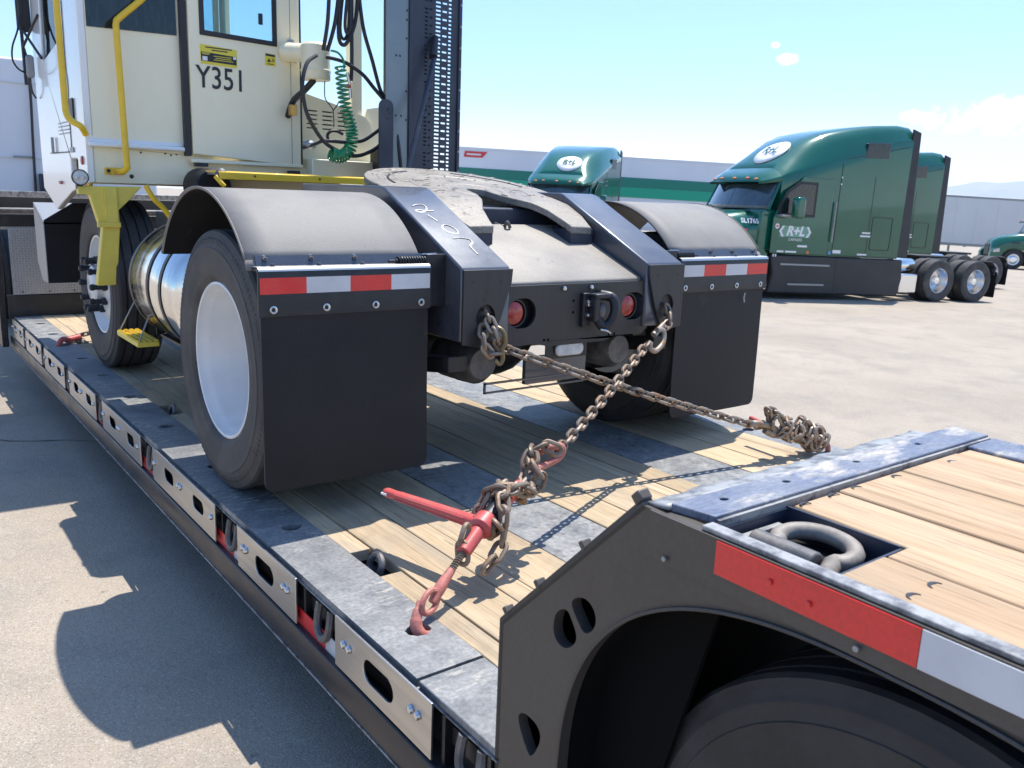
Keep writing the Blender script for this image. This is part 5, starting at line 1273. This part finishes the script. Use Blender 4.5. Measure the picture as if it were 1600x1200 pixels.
fl_ = MB()
c0, c1 = ha + dh * L * .14, ha + dh * L * .86
for sg in (-1, 1):
    a, b = c0 + sh * sg * .0200, c1 + sh * sg * .0162
    fl_.tube([a + uh * .010, b + uh * .0075], .0022, 6).tube([a - uh * .010, b - uh * .0075], .0022, 6)
fl_.build('handle_rib', 'redpaint', hnd)
e_ = ha + dh * L * .965
MB().box(-.012, .012, -.003, .003, -.0195, .0195, Matrix.Translation(e_) @ Matrix((dh, uh, sh)).transposed().to_4x4()).build('handle_slot', 'textwhite', hnd)
MB().tube([ha + dh * .0, ha + dh * .035], .020, 12).build('pawl', 'hose', hnd)
# short chain by the front wheel
CC = empty('wheel_chain', (-1.19, 3.72, 0), 'short dark chain with a red hook on the deck beside the front wheel', 'chain')
lay(CC, lk_r, spline([(-1.16, 3.76, .02), (-1.10, 3.80, .035), (-1.04, 3.82, .05), (-.96, 3.78, .07), (-.86, 3.70, .16)], 8), PCH, R(30), .3, seed=33)
MB().tube(spline([(-1.23, 3.70, -.005), (-1.215, 3.70, .03), (-1.19, 3.72, .04), (-1.16, 3.76, .025)], 5), .018, 10).build('hook', 'redpaint', CC)
MB().tube([(-1.17, 3.75, .025), (-1.08, 3.80, .035)], .022, 10).build('binder_barrel', 'redpaint', CC)
CD = empty('neck_chain', (-.9, 5.5, .835), 'loose chain lying on the planks of the trailer neck', 'chain')
lay(CD, lk_b, spline([(-1.32, 5.36, .85), (-1.2, 5.45, .85), (-1.1, 5.40, .85), (-.98, 5.55, .85), (-.85, 5.50, .87), (-.70, 5.62, .86), (-.5, 5.55, .85)], 10), PCH * 1.5, R(30), .6, seed=41)
lay(CD, lk_b, spline([(-1.34, 5.60, .85), (-1.22, 5.55, .86), (-1.15, 5.62, .85), (-1.3, 5.72, .85)], 10), PCH * 1.5, R(30), .6, seed=42)
for o in (lk_r, lk_b, lk_w): bpy.data.objects.remove(o)

# ------------------------------------------------------------------ green sleeper trucks
def loft(sections):
    m = MB(); n = len(sections[0]); vs = [p for s_ in sections for p in s_]; fs = []
    for i in range(len(sections) - 1):
        for k in range(n - 1): fs.append((i * n + k, i * n + k + 1, (i + 1) * n + k + 1, (i + 1) * n + k))
    fs.append(tuple(range(n))[::-1]); fs.append(tuple(range((len(sections) - 1) * n, len(sections) * n)))
    return m.add(vs, fs)
YC = -1.17
def sect(x, z0, zr, zt, w, wt=None):
    wt = wt if wt is not None else w * .62
    h = [(w - .015, z0), (w, z0 + .04), (w, z0 + .5 * (zr - z0)), (w, zr - .22 * min(1, zr - z0)), (w - .002, zr - .04), (w - .012, zr), (w - .05, zr + .12 * (zt - zr)), (w - .35 * (w - wt), zr + .55 * (zt - zr)), (wt + .22 * (w - wt), zr + .86 * (zt - zr)), (wt, zr + .965 * (zt - zr)), (wt * .5, zt), (0, zt)]
    return [(x, YC + y, z) for y, z in h] + [(x, YC - y, z) for y, z in h[::-1][1:]]
def make_truck():
    T = bpy.data.objects.new('sleeper_truck', None); COL.objects.link(T); ORG[T.name] = Vector((0, 0, 0))
    ax = (0, 1, 0)
    # chassis
    for y in (-.75, -1.55): MB().box(-1.75, 5.0, y - .05, y + .05, .60, .85).build('frame_rail', 'chassis', T)
    MB().box(-.55, .55, YC - .42, YC + .42, .98, 1.04).box(-.3, .3, YC - .5, YC + .5, .85, .98).build('coupling_plate', 'chassis', T, bevel=.02)
    MB().box(.95, 1.85, YC - .40, YC + .40, .86, .89).build('deck_plate', 'alu', T)
    MB().lathe([(0, 0), (.15, 0), (.17, .03), (.17, .60), (.15, .63), (0, .63)], (1.15, -.42, .80), (1, 0, 0), 20).build('air_tank', 'polish', T)
    MB().box(1.25, 1.80, -.50, -.06, .18, .62).build('battery_box', 'alu', T, bevel=.03)
    for x in (.62, -.62):
        for y, s_ in ((-.125, 1), (2 * YC + .125, -1)):
            w = make_wheel(T, (x, y, .49), 1, .49, .26, dish=True, rimmat='alu', n=40, ax=(0, s_, 0), dusty=True)
            MB().lathe([(.10, -.10), (.10, .03), (.08, .06), (0, .065)], (x, y, .49), (0, s_, 0), 18).build('hub', 'alu', w)
            make_wheel(T, (x, y - s_ * .33, .49), 1, .49, .26, dish=True, rimmat='chassis', n=32, ax=(0, s_, 0), dusty=True)
    for y, s_ in ((-.16, 1), (2 * YC + .16, -1)):
        w = make_wheel(T, (6.42, y, .49), 1, .49, .27, front=True, rimmat='alu', n=40, ax=(0, s_, 0))
    for y in (-.02, 2 * YC + .02):
        s_ = 1 if y > -1 else -1
        MB().prism(rrect(y - s_ * .56 if s_ > 0 else y, y if s_ > 0 else y - s_ * .56, .12, .74, .03), 'X', -1.33, -1.315).build('mud_flap', 'flap', T)
        MB().box(-1.32, -1.2, *sorted((y - s_ * .6, y - s_ * .05)), .74, .80).build('flap_bar', 'chassis', T)
        MB().prism([(-1.28, .66), (-1.30, .85), (-1.12, .99), (-1.10, .97), (-1.25, .84), (-1.24, .66)], 'Y', *sorted((y - s_ * .5, y - s_ * .03))).build('quarter_fender', 'chassis', T)
    # black side fairing
    for s_ in (1, -1):
        y0 = 0 if s_ > 0 else 2 * YC
        fx = MB().prism([(1.88, .10), (1.80, .50), (1.86, .94), (5.62, .94), (5.52, .55), (5.60, .13)], 'Y', *sorted((y0 - s_ * .01, y0 - s_ * .14))).build('side_fairing', 'chassis', T, bevel=.04, seg=3)
        MB().box(4.0, 5.35, *sorted((y0 - s_ * .02, y0 + s_ * .004)), .725, .765).box(4.1, 5.1, *sorted((y0 - s_ * .02, y0 + s_ * .004)), .305, .345).build('step_edge', 'grey', fx, bevel=.004)
        MB().box(3.80, 3.815, *sorted((y0 - s_ * .03, y0 - s_ * .007)), .13, .93).build('panel_gap', 'text', fx)
        MB().box(2.62, 2.95, *sorted((y0 - s_ * .03, y0 - s_ * .004)), .83, .90).build('recess', 'text', fx)
    # sleeper and cab body
    st = [(2.06, .95, 3.55, 3.83, 1.165, .95), (2.4, .95, 3.52, 3.85, 1.17, .95), (3.0, .95, 3.36, 3.80, 1.17, .90), (3.6, .95, 3.15, 3.70, 1.17, .84), (4.2, .95, 2.96, 3.56, 1.165, .76), (4.6, .95, 2.83, 3.40, 1.155, .66), (4.9, .95, 2.74, 3.22, 1.14, .58), (5.15, .95, 2.67, 3.03, 1.125, .55), (5.36, .95, 2.60, 2.86, 1.105, .60), (5.50, .95, 2.53, 2.72, 1.09, .70)]
    body = loft([sect(*q) for q in st]).build('cab_body', 'truckgreen', T, smooth=50)
    vis = loft([sect(5.50, 2.44, 2.53, 2.72, 1.09, .70), sect(5.66, 2.41, 2.48, 2.64, 1.03, .66), sect(5.82, 2.38, 2.43, 2.55, .93, .5), sect(5.90, 2.37, 2.40, 2.46, .85, .4)]).build('roof_visor', 'truckgreen', T, smooth=50)
    for y in (-.32, -.20, 0, .20, .32):
        MB().ball((5.90 - abs(y) * .12 if abs(y) > .25 else 5.88, YC + y * 2.2, 2.47 + .02 * (abs(y) < .25)), .035, 10, (1.2, 1.6, .7)).build('marker_lamp', 'amber', vis)
    # front lower cab, windscreen
    MB().prism([(5.45, 1.0), (5.95, 1.0), (5.95, 1.84), (5.82, 1.86), (5.45, 1.86)], 'Y', YC - 1.08, YC + 1.08).build('cowl', 'truckgreen', T, bevel=.05, seg=3)
    def ws(u, v):
        y = (u * 2 - 1); bow = .24 * (1 - y * y)
        xb, xt = 5.76 + bow, 5.49 + bow * 1.05
        return (xb + (xt - xb) * v, YC + y * (1.07 - .05 * v), 1.85 + .60 * v)
    MB().grid(ws, 20, 6).build('windscreen', M('truck_windscreen', (.05, .09, .11), .06, 0, (.03, .05, .06), 2., coat=1.), T, solid=.02)
    for s_ in (1, -1):
        pts = [ws(1 if s_ > 0 else 0, t / 6) for t in range(7)]
        MB().tube([(p[0], p[1] + s_ * .01, p[2]) for p in pts], .035, 8).build('windscreen_pillar', 'truckgreen', T)
    MB().tube([ws(.5, t / 4) for t in range(5)], .014, 6).build('windscreen_strip', 'text', T)
    # hood and fenders
    hd_ = loft([sect(5.80, .95, 1.55, 1.86, 1.06, .72), sect(6.2, .95, 1.50, 1.80, 1.0, .66), sect(6.7, .70, 1.40, 1.70, .92, .60), sect(7.1, .55, 1.26, 1.57, .85, .54), sect(7.34, .55, 1.08, 1.40, .76, .46), sect(7.42, .60, .95, 1.2, .68, .40)]).build('hood', 'truckgreen', T, smooth=50)
    for s_ in (1, -1):
        yb = YC + s_ * 1.17
        arcp = [(6.42 + .62 * math.cos(R(a)), .50 + .60 * math.sin(R(a))) for a in range(-10, 186, 8)]
        outp = [(7.52, .30), (7.52, .80), (7.36, 1.02), (6.95, 1.16), (6.5, 1.20), (6.1, 1.18), (5.88, 1.08), (5.72, .95), (5.72, .50)]
        MB().prism(outp + [(5.80, .50)] + arcp[::-1] + [(7.04, .30)], 'Y', *sorted((yb - s_ * .42, yb - s_ * .02))).build('fender', 'truckgreen', T, bevel=.05, seg=3)
        MB().prism([(7.10, .82), (7.44, .80), (7.40, .96), (7.12, 1.04)], 'Y', *sorted((yb - s_ * .34, yb - s_ * .01))).build('headlamp', 'whitelens', T, bevel=.03)
        # door with window
        q = [(4.16, .97), (4.16, 2.56), (5.00, 2.56), (5.52, 2.02), (5.68, 1.70), (5.68, .97)]
        yd_ = yb + s_ * .001 if s_ > 0 else yb - .001
        dr_ = MB().prism(q, 'Y', *sorted((yb - s_ * .02, yb + s_ * .010))).build('cab_door', 'truckgreen', T, bevel=.012)
        gq = [(4.66, 1.80), (4.66, 2.42), (5.06, 2.42), (5.36, 2.22), (5.52, 1.93), (5.50, 1.80)]
        MB().prism(gq, 'Y', *sorted((yb, yb + s_ * .014))).build('door_window', 'darkglass', dr_, bevel=.004)
        MB().prism([(4.60, 1.74), (4.60, 2.47), (5.10, 2.47), (5.42, 2.25), (5.60, 1.92), (5.58, 1.74)], 'Y', *sorted((yb, yb + s_ * .012)), holes=[gq]).build('window_seal', 'text', dr_)
        q_ = rrect(2.35, 2.95, 1.12, 1.85, .06)
        MB().prism(q_, 'Y', *sorted((yb - s_ * .01, yb + s_ * .006)), holes=[rrect(2.365, 2.935, 1.135, 1.835, .05)]).build('locker_seam', 'text', T)
        MB().tube([(4.08, yb + s_ * .04, 1.25), (4.08, yb + s_ * .04, 2.1)], .018, 8).build('grab_handle', 'grey', T)
        for zz in (2.62, 2.48): MB().ball((3.98, yb + s_ * .01, zz), .022, 8, (1, .5, 1)).build('side_lamp', 'textwhite', T)
        MB().box(6.15, 6.55, *sorted((yb - s_ * .20, yb - s_ * .165)), 1.30, 1.36).build('hood_vent', 'chassis', T)
        MB().prism([(3.85, 3.02), (2.15, 3.40), (2.15, 3.385), (3.85, 3.005)], 'Y', *sorted((yb - s_ * .03, yb + s_ * .002))).build('roof_seam', 'text', T)
        MB().box(4.72, 4.98, *sorted((yb, yb + s_ * .03)), 1.115, 1.16).build('door_handle', 'textwhite', dr_, bevel=.006)
        mi = MB().prism(rrect(5.16, 5.40, 1.70, 2.14, .08), 'Y', *sorted((yb + s_ * .17, yb + s_ * .36))).build('mirror', 'truckgreen', T, bevel=.05, seg=3)
        MB().box(5.30, 5.62, *sorted((yb, yb + s_ * .2)), 1.72, 1.765).build('mirror_arm', 'grey', mi, bevel=.01)
        MB().prism([(2.72, 3.08), (2.70, 3.44), (3.36, 3.38), (3.42, 3.06)], 'Y', *sorted((yb - s_ * .18, yb + s_ * .004))).build('bunk_window', 'darkglass', T, bevel=.02)
        MB().box(2.06, 4.10, *sorted((yb, yb + s_ * .004)), .96, .975).box(3.98, 3.99, *sorted((yb, yb + s_ * .004)), 1.0, 2.9).box(3.02, 3.03, *sorted((yb, yb + s_ * .004)), 1.0, 2.7).build('body_seam', 'text', T)
        MB().prism([(1.74, 1.0), (1.86, 3.72), (2.10, 3.78), (2.10, 1.0)], 'Y', *sorted((yb - s_ * .05, yb - s_ * .01))).build('side_extender', 'chassis', T, bevel=.01)
        for x in (5.56, 5.50): MB().box(x, x + .03, *sorted((yb, yb + s_ * .01)), .90, .955).build('step_lamp', 'textwhite', T)
    # lettering on the driver's side
    XZl = lambda x, z, y=.0115: Matrix.Translation((x, y, z)) @ Matrix.Rotation(R(180), 4, 'Z') @ Matrix.Rotation(R(90), 4, 'X')
    lg = MB().prism([(5.48, 1.32), (5.40, 1.545), (4.70, 1.545), (4.66, 1.32)], 'Y', .009, .0112).build('door_emblem', M('pale_green_decal', (.16, .36, .25), .4), T)
    text('R+L', 'emblem_lettering', .27, XZl(5.07, 1.435, .013), 'textwhite', lg, sx=1.05, shear=.25, bold=.012)
    MB().prism([(5.50, 1.43), (5.42, 1.545), (5.36, 1.545), (5.44, 1.43), (5.36, 1.32), (5.42, 1.32)], 'Y', .011, .0135).build('emblem_chevron', 'textwhite', lg)
    MB().prism([(4.64, 1.43), (4.72, 1.545), (4.78, 1.545), (4.70, 1.43), (4.78, 1.32), (4.72, 1.32)], 'Y', .011, .0135).build('emblem_chevron', 'textwhite', lg)
    text('CARRIERS', 'emblem_lettering', .085, XZl(5.05, 1.265, .0125), 'textwhite', lg)
    MB().prism(ellipse(5.56, 1.53, .055, .055, 18), 'Y', .009, .012).build('round_decal', 'textwhite', T)
    MB().prism(ellipse(5.56, 1.53, .035, .02, 12), 'Y', .011, .0135).build('decal_print', 'tapered', T)
    t_ = MB()
    for x0, x1, z in ((4.98, 5.28, .995), (5.32, 5.50, .995), (3.0, 3.28, 1.0), (2.98, 3.22, 1.47), (2.96, 3.26, 1.40)): t_.box(x0, x1, .0105, .0125, z, z + .035)
    t_.build('fine_print', 'textwhite', T)
    MB().box(4.64, 4.70, .010, .013, .985, 1.04).build('decal', 'amber', T)
    MB().box(4.03, 4.10, .001, .006, .985, 1.06).build('decal', M('blue_decal', (.12, .30, .55), .4), T)
    MB().box(3.75, 3.98, .001, .006, 1.02, 1.09).build('decal', 'textwhite', T)
    # number on the hood, roof emblem on the fairing nose
    mh_ = Matrix.Translation((6.16, YC + 1.03, 1.60)) @ Matrix.Rotation(R(176), 4, 'Z') @ Matrix.Rotation(R(62), 4, 'X')
    num = text('SL1765', 'number', .15, mh_, 'textwhite', T, bold=.004)
    MB().box(6.2, 6.42, YC + 1.02, YC + 1.035, 1.40, 1.44).build('hood_decal', 'tapered', T)
    # roof emblem: oval lying on the sloping nose
    oval = MB(); cxo = 5.08; vs = []; n = 28
    def roofz(x, y):
        best = None
        for (a, b) in zip(st, st[1:]):
            if a[0] <= x <= b[0]:
                f = (x - a[0]) / (b[0] - a[0]); q = [a[i] + (b[i] - a[i]) * f for i in range(6)]
                s_ = sect(*q); hh = [(p[1] - YC, p[2]) for p in s_[:12]]
                ay = abs(y)
                for (y0, z0), (y1, z1) in zip(hh[1:], hh[2:]):
                    if min(y0, y1) <= ay <= max(y0, y1) and abs(y0 - y1) > 1e-6: best = z0 + (z1 - z0) * (ay - y0) / (y1 - y0)
                return best if best is not None else q[3]
        return 3
    cy_ = .16
    vs = [(cxo, YC + cy_, roofz(cxo, cy_) + .02)]
    for ring_ in (.5, 1.):
        for k in range(n):
            an = 2 * PI * k / n; x = cxo + .33 * ring_ * math.cos(an); y = cy_ + .42 * ring_ * math.sin(an)
            vs.append((x, YC + y, roofz(x, y) + .02))
    fs = [(0, 1 + k, 1 + (k + 1) % n) for k in range(n)] + [(1 + k, 1 + n + k, 1 + n + (k + 1) % n, 1 + (k + 1) % n) for k in range(n)]
    ov = oval.add(vs, fs).build('roof_emblem', 'textwhite', T, solid=.012)
    ex = Vector((0, 1, 0)); uu = Vector((-.58, 0, .60)).normalized()
    mo = Matrix((ex, uu, ex.cross(uu))).transposed().to_4x4(); mo.translation = Vector((cxo + .05, YC + cy_, roofz(cxo, cy_) + .05))
    text('R+L', 'emblem_lettering', .26, mo, 'truckgreen', ov, bold=.01, shear=.2)
    MB().box(YC * 0 + 7.40, 7.60, 2 * YC + .12, -.12, .20, .58).build('bumper', 'chassis', T, bevel=.05, seg=3)
    MB().box(7.30, 7.46, YC - .42, YC + .42, .62, 1.22).build('radiator_grille', 'chassis', T, bevel=.04)
    return T
T1 = make_truck()
nrm_g = Vector((TILT, 0, 1)).normalized()
def place(T, loc, heading):
    h = Vector((math.cos(R(heading)), math.sin(R(heading)), 0)); h = (h - nrm_g * h.dot(nrm_g)).normalized(); l_ = nrm_g.cross(h)
    m = Matrix((h, l_, nrm_g)).transposed().to_4x4(); m.translation = Vector(loc); T.matrix_world = m
    return h, l_
O1 = Vector((18.4315, 7.112, gz(18.4315)))
h1, l1 = place(T1, O1, 166)
tag(T1, 'large green sleeper truck numbered SL1765, nearest of the parked green trucks', 'truck', 'green trucks parked in the yard')
def other(dx, dy, heading, label, loc=None):
    T = copy_tree(T1)
    p = loc or (O1 + h1 * dx + l1 * dy); p = Vector((p[0], p[1], gz(p[0]) + .002))
    place(T, p, heading)
    tag(T, label)
    for o in list(T.children):
        if o.name.split('.')[0] in ('number', 'hood_decal'): bpy.data.objects.remove(o)
    return T
other(-5.6, -3.9, 166, 'green truck half hidden right behind the truck numbered SL1765')
other(0, 0, 213, 'green truck whose roof shows above the far grey fender, in front of the striped trailer', loc=(21.2, 21.0, 0))
P3 = Vector((44.5, 16.7, 0))
h3 = Vector((math.cos(R(128)), math.sin(R(128)), 0))
other(0, 0, 128, 'green truck with only its nose in view, by the pale grey trailer', loc=tuple(P3 - h3 * 6.42))

# ------------------------------------------------------------------ parked trailers
def van(name, a, b, zlo, zhi, depth, mat, label, group):
    """box trailer whose visible side runs from a to b (ground points)"""
    a, b = Vector((a[0], a[1], gz(a[0]))), Vector((b[0], b[1], gz(b[0])))
    L = (b - a).length
    T = bpy.data.objects.new(name, None); COL.objects.link(T); ORG[T.name] = Vector((0, 0, 0))
    tag(T, label, 'trailer', group)
    bodyv = MB().box(0, L, 0, depth, zlo, zhi).build('trailer_body', mat, T, bevel=.03)
    MB().box(0, L, -.012, -.002, zhi - .14, zhi - .02).box(0, L, -.012, -.002, zlo, zlo + .16).build('side_rail', 'grey' if mat == 'vangrey' else 'whitetruck', bodyv)
    n = int(L / 1.2)
    for k in range(n + 1): MB().box(L * k / n - .015, L * k / n + .015, -.010, -.001, zlo + .16, zhi - .14).build('panel_seam', mat, bodyv)
    for x in (.9, 1.9, L - 2.6, L - 1.4):
        if x > L / 2:
            for y in (.15, depth - .15): make_wheel(T, (x, y, .49), 1, .49, .27, dish=True, n=24, ax=(0, -1 if y < 1 else 1, 0))
    for y in (.5, depth - .5): MB().box(2.6, 2.7, y - .05, y + .05, .02, zlo).build('landing_leg', 'grey', T)
    MB().box(L - 3.4, L - .4, .5, depth - .5, .75, zlo).build('bogie_frame', 'chassis', T)
    h = (b - a).normalized(); yv = nrm_g.cross(h).normalized(); zv = h.cross(yv)
    m = Matrix((h, yv, zv)).transposed().to_4x4(); m.translation = a; T.matrix_world = m
    return T, bodyv, L
va, vb = Vector((18.2, 28.4)), Vector((27.7, 21.3))
dv = (vb - va).normalized()
VT, vbody, VL = van('striped_trailer', va, va + dv * 16.2, .95, 3.98, 2.4, 'vanwhite', 'white van trailer with two green stripes along its side', 'parked van trailers')
ztop = 3.98
s1_ = 11.2
MB().prism([(.06, ztop - 1.26), (s1_ + .2, ztop - 1.26), (s1_ + .45, ztop - .86), (.06, ztop - .86)], 'Y', -.022, -.012).build('stripe', 'vangreen', vbody)
MB().prism([(.06, ztop - 1.68), (s1_ + .45, ztop - 1.68), (s1_ + .2, ztop - 1.265), (.06, ztop - 1.265)], 'Y', -.022, -.012).build('stripe', 'vangreen2', vbody)
MB().prism([(s1_ + .6, ztop - .72), (s1_ + .95, ztop - .72), (s1_ + .55, ztop - 1.16), (s1_ + .95, ztop - 1.62), (s1_ + .6, ztop - 1.62), (s1_ + .22, ztop - 1.16)], 'Y', -.022, -.012).build('stripe_chevron', 'vangrey', vbody)
em = MB().prism([(.25, ztop - .42), (.30, ztop - .18), (1.25, ztop - .18), (1.05, ztop - .42)], 'Y', -.022, -.012).build('maker_emblem', 'tapered', vbody)
MB().box(.38, .98, -.026, -.022, ztop - .34, ztop - .27).build('emblem_print', 'textwhite', em)
MB().box(-.06, .0, -.02, .03, .95, 3.98).build('corner_post', 'grey', VT)
f0 = Vector((49.2, 24.7)); fd_ = Vector((.80, -.60))
van('grey_trailer', f0, f0 + fd_ * 15.2, .9, 3.92, 2.4, 'vangrey', 'pale grey van trailer far off below the mountains', 'parked van trailers')
van('grey_trailer', f0 + fd_ * 15.6, f0 + fd_ * 30.8, .9, 3.92, 2.4, 'vangrey', 'pale grey van trailer at the right edge beyond the green nose', 'parked van trailers')
# white truck pulling the lowboy, in front of its neck
WT = empty('tow_truck', (0, 11, gz(0)), 'white sleeper truck standing in front of the lowboy neck, behind the cream cab', 'truck')
wb = MB().prism(rrect(-1.25, 1.15, .80, 2.50, .06), 'Y', 10.0, 12.4).build('sleeper_body', 'whitetruck', WT, bevel=.03)
MB().box(-.9, 1.0, 9.985, 9.998, 2.20, 2.215).box(-.9, 1.0, 9.985, 9.998, 1.30, 1.315).build('body_seam', 'vangrey', wb)
MB().tube(spline([(-.315, 9.97, 2.46), (-.32, 9.95, 2.0), (-.335, 9.95, 1.5), (-.345, 9.96, 1.0), (-.35, 9.97, .8)], 6), .016, 8).build('air_line', 'hose', WT)
MB().box(-.56, -.35, 9.97, 9.99, 1.305, 1.33).build('grab_bar', 'grey', wb)
MB().box(-.60, .60, 8.4, 13, .25, .60).build('frame_rail', 'chassis', WT)
for y in (8.3, 9.5):
    for x in (-1.0, .95): make_wheel(WT, (x, y, .02), -1 if x < 0 else 1, .49, .27, dish=True, n=32)
MB().box(-.30, -.16, 9.9, 9.98, .80, 1.12).build('junction_box', 'navy', WT, bevel=.01)
# floodlight poles beyond the far trailers
for (x, y, hh, lab) in ((117.0, 53.0, 6.4, 'taller floodlight pole with a crossbar beyond the grey trailer'), (112.5, 54.5, 5.6, 'shorter thin light pole beyond the grey trailer, left of the taller pole')):
    pl = empty('light_pole', (x, y, gz(x)), lab, 'light pole', 'yard light poles')
    z0 = gz(x)
    MB().cyl((x, y, z0), (x, y, z0 + hh), .16, .10, 10).build('pole', 'grey', pl)
    MB().box(x - 1.1, x + 1.1, y - .1, y + .1, z0 + hh - .3, z0 + hh - .1).build('crossbar', 'grey', pl)
    for k in (-1, 1): MB().box(x + k * .8 - .3, x + k * .8 + .3, y - .25, y + .25, z0 + hh - .15, z0 + hh + .25).build('flood_lamp', 'grey', pl, bevel=.05)

# ------------------------------------------------------------------ the summer haze over the valley
hz = bpy.data.materials.new('haze'); hz.use_nodes = True
hn, hl = hz.node_tree.nodes, hz.node_tree.links
hn.remove(hn['Principled BSDF'])
pv = hn.new('ShaderNodeVolumePrincipled')
pv.inputs['Color'].default_value = (.80, .90, 1.0, 1); pv.inputs['Density'].default_value = .00008; pv.inputs['Anisotropy'].default_value = .2
hl.new(pv.outputs[0], hn['Material Output'].inputs['Volume'])
MAT['haze'] = hz
hb = MB().box(-1450, 12600, -1450, 9500, gz(1400) - 260, 700).build('haze', 'haze', smooth=0)
tag(hb, kind='stuff')
